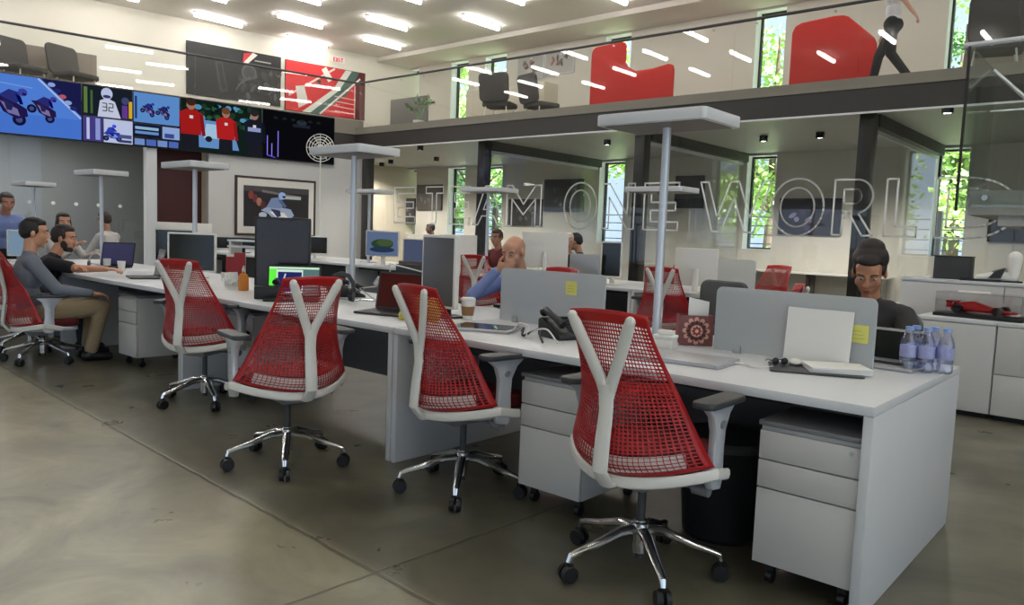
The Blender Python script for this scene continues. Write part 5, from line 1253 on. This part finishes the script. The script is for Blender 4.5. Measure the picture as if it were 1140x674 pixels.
    if style != 'bald':
        if style in ('short', 'crop', 'bun', 'long'):
            eh((0,-.028,.052), (.082,.092,.078)); eh((0,-.05,.015), (.074,.07,.07)); eh((0,.03,.092), (.06,.055,.032))
            for sx in (-1,1): eh((sx*.066,-.01,.03), (.016,.05,.04))
        if style == 'short': eh((0,.045,.098), (.052,.04,.03)); eh((0,-.01,.115), (.065,.07,.03))
        if style == 'bun': eh((0,-.035,.07), (.09,.094,.08)); eh((0,-.055,.125), (.068,.06,.046)); eh((0,.012,.086), (.07,.048,.032))
        if style == 'long':
            eh((0,-.05,-.06), (.078,.055,.12))
            for sx in (-1,1): eh((sx*.075,-.01,-.05), (.02,.045,.1))
        if style == 'cap': eh((0,-.01,.06), (.082,.098,.066)); eh((0,.02,.1), (.06,.06,.03))
        ho = bake(hb, 'hair' if style != 'cap' else 'cap', HM_, t, .006, 3)
    else:
        hb.bm.free()
    if beard:
        bb = MB(); eb = lambda c, r: bb.ell(h(*c), r, H3, 14, 10)
        eb((0,.04,-.085), (.052,.046,.036)); eb((0,.068,-.098), (.028,.024,.022)); [eb((sx*.052,.025,-.05), (.014,.034,.04)) for sx in (-1,1)]; eb((0,.094,-.046), (.026,.009,.006))
        bake(bb, 'beard', HM_, t, .006, 2)
    # ---- clothes
    sm = shirt; c = MB(); torso(c, .006)
    for k in range(2):
        if sleeve == 'long': c.cap(sh[k], el[k], .06, .05).cap(el[k], el[k] + (wr[k]-el[k])*.93, .049, .036)
        elif sleeve == 'roll': c.cap(sh[k], el[k], .06, .05).cap(el[k], el[k] + (wr[k]-el[k])*.4, .049, .043)
        else: c.cap(sh[k], sh[k] + (el[k]-sh[k])*.72, .062, .058)
    c.cap(nb - tv2*.03, nb + tv2*.022, .068 if not female else .06, .058 if not female else .052)
    so = bake(c, 'shirt' if sleeve != 'long' or not female else 'sweater', sm, t, max(vox, .008), 4)
    c = MB(); c.ell(P0 - Vector((0,0,.01)), (.18,.132,.12))
    for k in range(2): c.cap(hips[k], knees[k], .096, .071).cap(knees[k], feet[k] + (knees[k]-feet[k])*.06, .068, .056)
    bake(c, 'trousers', trouser, t, max(vox, .009), 4)
    for k in range(2):
        s_ = MB(); s_.cap(feet[k]-Vector((0,.03,.04)), feet[k]+Vector((0,.15,-.05)), .045, .035).cap(feet[k]-Vector((0,.01,.04)), feet[k]+Vector((0,0,.0)), .046, .042)
        o = bake(s_, 'shoe', shoe or BLACKP, t, .009, 2)
    if cuff is not None:
        k, m_ = cuff; d = (wr[k]-el[k]).normalized(); p = wr[k]-d*.015
        MB().tube([p-d*.012, p+d*.012], .032, 16, ry=.032).build('watch', m_, t)
    return t
def cloth(n, c): return mat('cloth_'+n, rgb(*c), .9, noise=.1, scale=45, bump=.15, bscale=180)
JEANS = cloth('dark_jeans', (40,44,56)); BLK = cloth('black', (28,28,30)); KHAKI = cloth('khaki', (150,132,104)); GREYS = cloth('grey_sweater', (112,118,130)); DARKS = cloth('charcoal', (54,52,54)); BLUE = cloth('sky_blue', (128,144,196)); WHT = cloth('white', (222,220,222)); TEE = cloth('black_tee', (30,30,36))
def local(loc, rz, w):
    return Matrix.Rotation(-rz, 4, 'Z') @ (Vector(w) - Vector(loc))
# woman in the dark sweater
L = (-1.22, 4.5, 0); r_ = R(180)
person('seated woman in dark charcoal sweater with hair tied up, looking down at her desk', L, r_, hz=.465, lean=.2, bend=.16, head=(.2,.44), skin=(172,120,92), shirt=DARKS, trouser=JEANS, hair=(30,22,20), style='bun', female=True, vox=.007,
       hands=[local(L, r_, (-1.02,3.92,.79)), local(L, r_, (-1.45,3.95,.79))], poles=[(-.9,-.4,-.6),(.9,-.4,-.6)], knees=[(-.1,.4,.52),(.1,.4,.52)])
# bald man
L = (-3.66, 4.47, 0); r_ = R(184)
person('bald man in light blue shirt with hand at his mouth', L, r_, hz=.475, lean=.25, bend=.18, head=(.1,.3), skin=(196,146,120), shirt=BLUE, trouser=JEANS, hair=(120,98,84), style='bald', vox=.007,
       hands=[local(L, r_, (-3.3,3.85,.79)), 'chin'], poles=[(-.6,-.3,-1),(.9,.3,-1)], knees=[(-.13,.4,.52),(.13,.4,.52)])
# man in grey sweater and khaki trousers
hp_ = HUBS['seated']; r_ = R(-9); L = (-7.42, 2.22, 0)
person('seated man in grey sweater and khaki trousers, turned to the desk', L, r_, hz=.405, lean=-.16, bend=.22, head=(-.25,.05), skin=(206,152,122), shirt=GREYS, trouser=KHAKI, hair=(30,26,26), style='short', vox=.007,
       hands=[(-.2,.42,.59),(.26,.42,.61)], knees=[(-.14,.50,.48),(.15,.52,.48)], feet=[(-.16,.46,.085),(.16,.42,.085)], shoe=BLACKP, curl=(.6,.6), cuff=(1, BLACKP))
# bearded man in black t-shirt
L = (-8.12, 2.42, 0); r_ = R(-22)
person('bearded man in black t-shirt reaching across the desk', L, r_, hz=.40, lean=.3, bend=.14, head=(-.3,.1), skin=(204,148,120), shirt=TEE, trouser=JEANS, hair=(40,30,26), style='short', sleeve='short', beard=True, vox=.007,
       hands=[local(L, r_, atz(112,303,.785)), local(L, r_, atz(150,303,.785))], poles=[(-.6,-.3,-.8),(.6,-.3,-.8)])
chair('', -22, 'red mesh office chair that the bearded man sits on', (L[0], L[1], 0))
# dark-haired woman beyond the desk
p = atx(62, 258, -10.95); L = (-10.95, p.y, 0)
person('dark-haired woman behind the two seated men', L, R(-70), hz=.50, lean=.1, bend=.1, head=(-.4,.1), skin=(200,146,122), shirt=cloth('pale', (190,186,184)), trouser=BLK, hair=(34,26,26), style='long', female=True, vox=.009, hands=[(-.2,.42,.8),(.05,.4,.9)])
# man leaning at far left
p = atx(10, 219, -10.9); L = (-11.3, p.y, 0)
person('standing man in light blue shirt leaning forward at the far left', L, R(-92), hz=.80, lean=.42, bend=.15, head=(0,.25), skin=(170,118,98), shirt=BLUE, trouser=BLK, hair=(60,54,54), style='crop', vox=.009, hands=[(-.2,.55,.9),(.25,.5,.95)],
       knees=[(-.1,.02,.49),(.1,.05,.49)], feet=[(-.1,-.02,.085),(.1,.05,.085)])
p = aty(120, 259, 4.7); L = (p.x, 4.75, 0)
person('person with brown hair in pale top behind the violet laptop', L, R(120), hz=.53, lean=.1, bend=.05, head=(0,.1), skin=(176,130,106), shirt=cloth('pale', (190,186,184)), trouser=BLK, hair=(58,44,36), style='short', vox=.01)
# second row people
p = aty(630, 273, 8.3); L = (p.x, 8.35, 0)
person('person with white cap and dark jacket at the second row', L, R(215), hz=.50, lean=.12, bend=.1, head=(.2,.1), skin=(190,140,116), shirt=BLK, trouser=BLK, hair=(214,206,188), style='cap', vox=.01)
p = aty(656, 274, 9.2); L = (p.x, 9.2, 0)
person('dark-haired person bent low right of the white-capped one', L, R(120), hz=.50, lean=.2, bend=.1, head=(0,.2), skin=(180,130,106), shirt=DARKS, trouser=BLK, hair=(36,34,38), style='short', vox=.01)
p = aty(556, 270, 8.4); L = (p.x, 8.45, 0)
person('dark-haired person mostly hidden behind the bald man', L, R(190), hz=.50, lean=.1, bend=.1, head=(0,.1), skin=(176,128,106), shirt=cloth('wine', (110,50,50)), trouser=BLK, hair=(70,50,40), style='short', vox=.01)
p = aty(486, 240, 12.6); L = (p.x, 12.6, 0)
person('person in dark clothes seated at the far window left of the column', L, R(150), hz=.62, lean=.1, bend=.1, head=(0,.1), skin=(120,84,70), shirt=cloth('navy', (44,46,60)), trouser=BLK, hair=(30,26,26), style='crop', vox=.01)
tb = thing('side_chair', 'dark high-backed chair under the seated person by the far window', 'chair', (L[0], L[1], 0), R(150))
MB().prism(rrect(-.25,.25,-.2,.24,.06), .42,.5).bevel(.02).build('seat', DGREYP, tb); MB().prism(rrect(-.25,.25,.5,1.05,.1), -.03,.03, frame((0,-.22,0),(1,0,0),(0,0,1))).bevel(.02).build('backrest', DGREYP, tb)
for x in (-.2,.2):
    for y in (-.16,.2): MB().cyl((x,y,0),(x,y,.43),.016,n=8).build('leg', DARKM, tb)
# walking person on the gallery
p = aty(990, 86, 12.2); L = (p.x, 12.2, 3.56)
person('person in white shirt and black trousers walking along the gallery', L, R(90), hz=.97, lean=.06, bend=.02, head=(0,.1), skin=(196,146,124), shirt=WHT, trouser=BLK, hair=(120,60,46), style='crop', sleeve='short', vox=.009,
       hands=[(-.24,-.36,.98),(.22,.2,.9)], poles=[(-.3,-1,.2),(.3,-1,0)], knees=[(-.1,-.02,.53),(.1,.2,.55)], feet=[(-.1,-.32,.12),(.1,.28,.085)])
# ================================================================== OUTDOORS, LIGHT, CAMERA
struct(box('ground_outside', mat('pale_ground', rgb(176,178,168), .9, noise=.15, scale=1), None, -45, 25, 15.86, 60, -.3, -.05))
lawn = struct(box('lawn', mat('lawn_green', rgb(110,140,70), .95, noise=.3, scale=2), None, -45, 25, 21, 60, -.06, -.02))
fc = thing('yard_fence', 'dark horizontal bar fence outside the back windows', 'fence', (-20, 18.2, -.05))
for i in range(9): MB().box(i*3.2, i*3.2+.14, 0, .14, 0, 2.15).build('fence_post', DARKM, fc)
for k in range(9):
    box('fence_rail', DARKM, fc, 0, 28, .14, .16, .2+.22*k, .225+.22*k)
def tree(label, x, y, h, cr, n, seed, m):
    rr = random.Random(seed); t = thing('tree', label, 'tree', (x, y, -.05), 0, 'trees outside the back windows')
    tk = MB(); tk.tube([(0,0,0),(.06,.03,h*.3),(-.05,.06,h*.6),(0,0,h*.9)], [.16,.13,.1,.04], 9); tips = []
    for k in range(9):
        a = rr.uniform(0,2*PI); z = h*rr.uniform(.25,.7); e = Vector((cr*.75*math.cos(a), cr*.75*math.sin(a), z+h*rr.uniform(.08,.25))); tk.tube([(0,0,z), e*.5+Vector((0,0,z*.55)), e], [.06,.04,.015], 6)
    tk.build('trunk', BARK, t)
    vs = []; fs = []
    cl = [(Vector((rr.uniform(-1,1)*cr*.8, rr.uniform(-1,1)*cr*.8, h*rr.uniform(.22,1.0))), rr.uniform(.5,1.0)) for _ in range(30)]
    for k in range(n):
        c, s_ = cl[k % 30]; g = lambda: rr.gauss(0, .36)
        p = c + Vector((g(), g(), g()))*s_*1.2
        d = Vector((rr.uniform(-1,1), rr.uniform(-1,1), rr.uniform(-.7,.4))).normalized(); w = d.orthogonal().normalized(); w.rotate(Matrix.Rotation(rr.uniform(0,6),3,d)); L_ = rr.uniform(.14,.3)
        i = len(vs); vs += [p, p+d*L_*.5+w*L_*.28, p+d*L_, p+d*L_*.5-w*L_*.28]; fs.append((i,i+1,i+2,i+3))
    me = bpy.data.meshes.new('foliage'); me.from_pydata(vs, [], fs); me.materials.append(m); o = bpy.data.objects.new('foliage', me); COL.objects.link(o); o.parent = t
LEAFA = mat('leaf_yellow_green', rgb(178,204,124), .6, noise=.3, scale=3)
for i, (x, y, h, cr, m, l) in enumerate(((-4.6, 23, 9, 2.6, LEAFA, 'yellow-green tree outside the rightmost window'), (-10.5, 25, 9, 2.8, LEAF, 'bright green tree outside the window by the letter W'), (-17, 22.6, 9, 2.8, LEAFA, 'yellow-green tree outside the window by the letter O'),
        (-23.5, 24, 9, 3, LEAF, 'green tree outside the window right of the second column'), (-28, 29, 8, 2.5, LEAF2, 'deep green tree outside the far left windows'), (-7.0, 34, 10, 3.2, LEAF2, 'deep green tree standing farther back, between the two right windows'), (1.5, 24, 9, 2.8, LEAFA, 'yellow-green tree right of the rightmost window'), (7.8, 30, 9, 3, LEAF, 'bright green tree farthest to the right outside'))):
    tree(l, x, y, h, cr, 6500, 20+i, m)

w = bpy.data.worlds.new('sky'); bpy.context.scene.world = w; w.use_nodes = True; nt = w.node_tree; bg = nt.nodes['Background']
tc = nt.nodes.new('ShaderNodeTexCoord'); sx = nt.nodes.new('ShaderNodeSeparateXYZ'); rp = nt.nodes.new('ShaderNodeValToRGB')
rp.color_ramp.elements[0].position = .45; rp.color_ramp.elements[0].color = (.54,.69,.90,1); rp.color_ramp.elements[1].position = .62; rp.color_ramp.elements[1].color = (.66,.83,1.0,1)
mr = nt.nodes.new('ShaderNodeMapRange'); mr.inputs[1].default_value = -1; mr.inputs[2].default_value = 1
nt.links.new(tc.outputs['Generated'], sx.inputs[0]); nt.links.new(sx.outputs['Z'], mr.inputs[0]); nt.links.new(mr.outputs[0], rp.inputs[0]); nt.links.new(rp.outputs[0], bg.inputs[0])
bg.inputs[1].default_value = WORLD
sun = bpy.data.lights.new('sun', 'SUN'); sun.energy = SUN; sun.angle = .03; so = bpy.data.objects.new('sun', sun); COL.objects.link(so)
so.rotation_euler = Vector((-.75, .35, -1)).to_track_quat('-Z', 'Y').to_euler()
# rectangular area lamp builder
def area(name, loc, sx_, sy_, e, col=(1,.96,.9), rot=(0,0,0)):
    l = bpy.data.lights.new(name, 'AREA'); l.shape = 'RECTANGLE'; l.size = sx_; l.size_y = sy_; l.energy = e; l.color = col
    o = bpy.data.objects.new(name, l); COL.objects.link(o); o.location = loc; o.rotation_euler = rot; return o
p_ = LW(-8, 3.05, 1.6); area('glass_room_added_fill', p_, 1, 5, 170, (1, .97, .93))  # unseen fill light added to brighten the glass room
cam = bpy.data.cameras.new('camera'); cam.sensor_width = 36; cam.lens = FPX / 1140 * 36; cam.clip_start = .05; cam.clip_end = 200
co = bpy.data.objects.new('camera', cam); COL.objects.link(co); M = RW.to_4x4(); M.translation = CAM; co.matrix_world = M
sc = bpy.context.scene; sc.camera = co
sc.view_settings.view_transform = 'Standard'; sc.view_settings.look = 'None'; sc.view_settings.gamma = 1; sc.view_settings.use_curve_mapping = False
sc.view_settings.exposure = EXPO
sc.cycles.transparent_max_bounces = 32; sc.cycles.max_bounces = 8
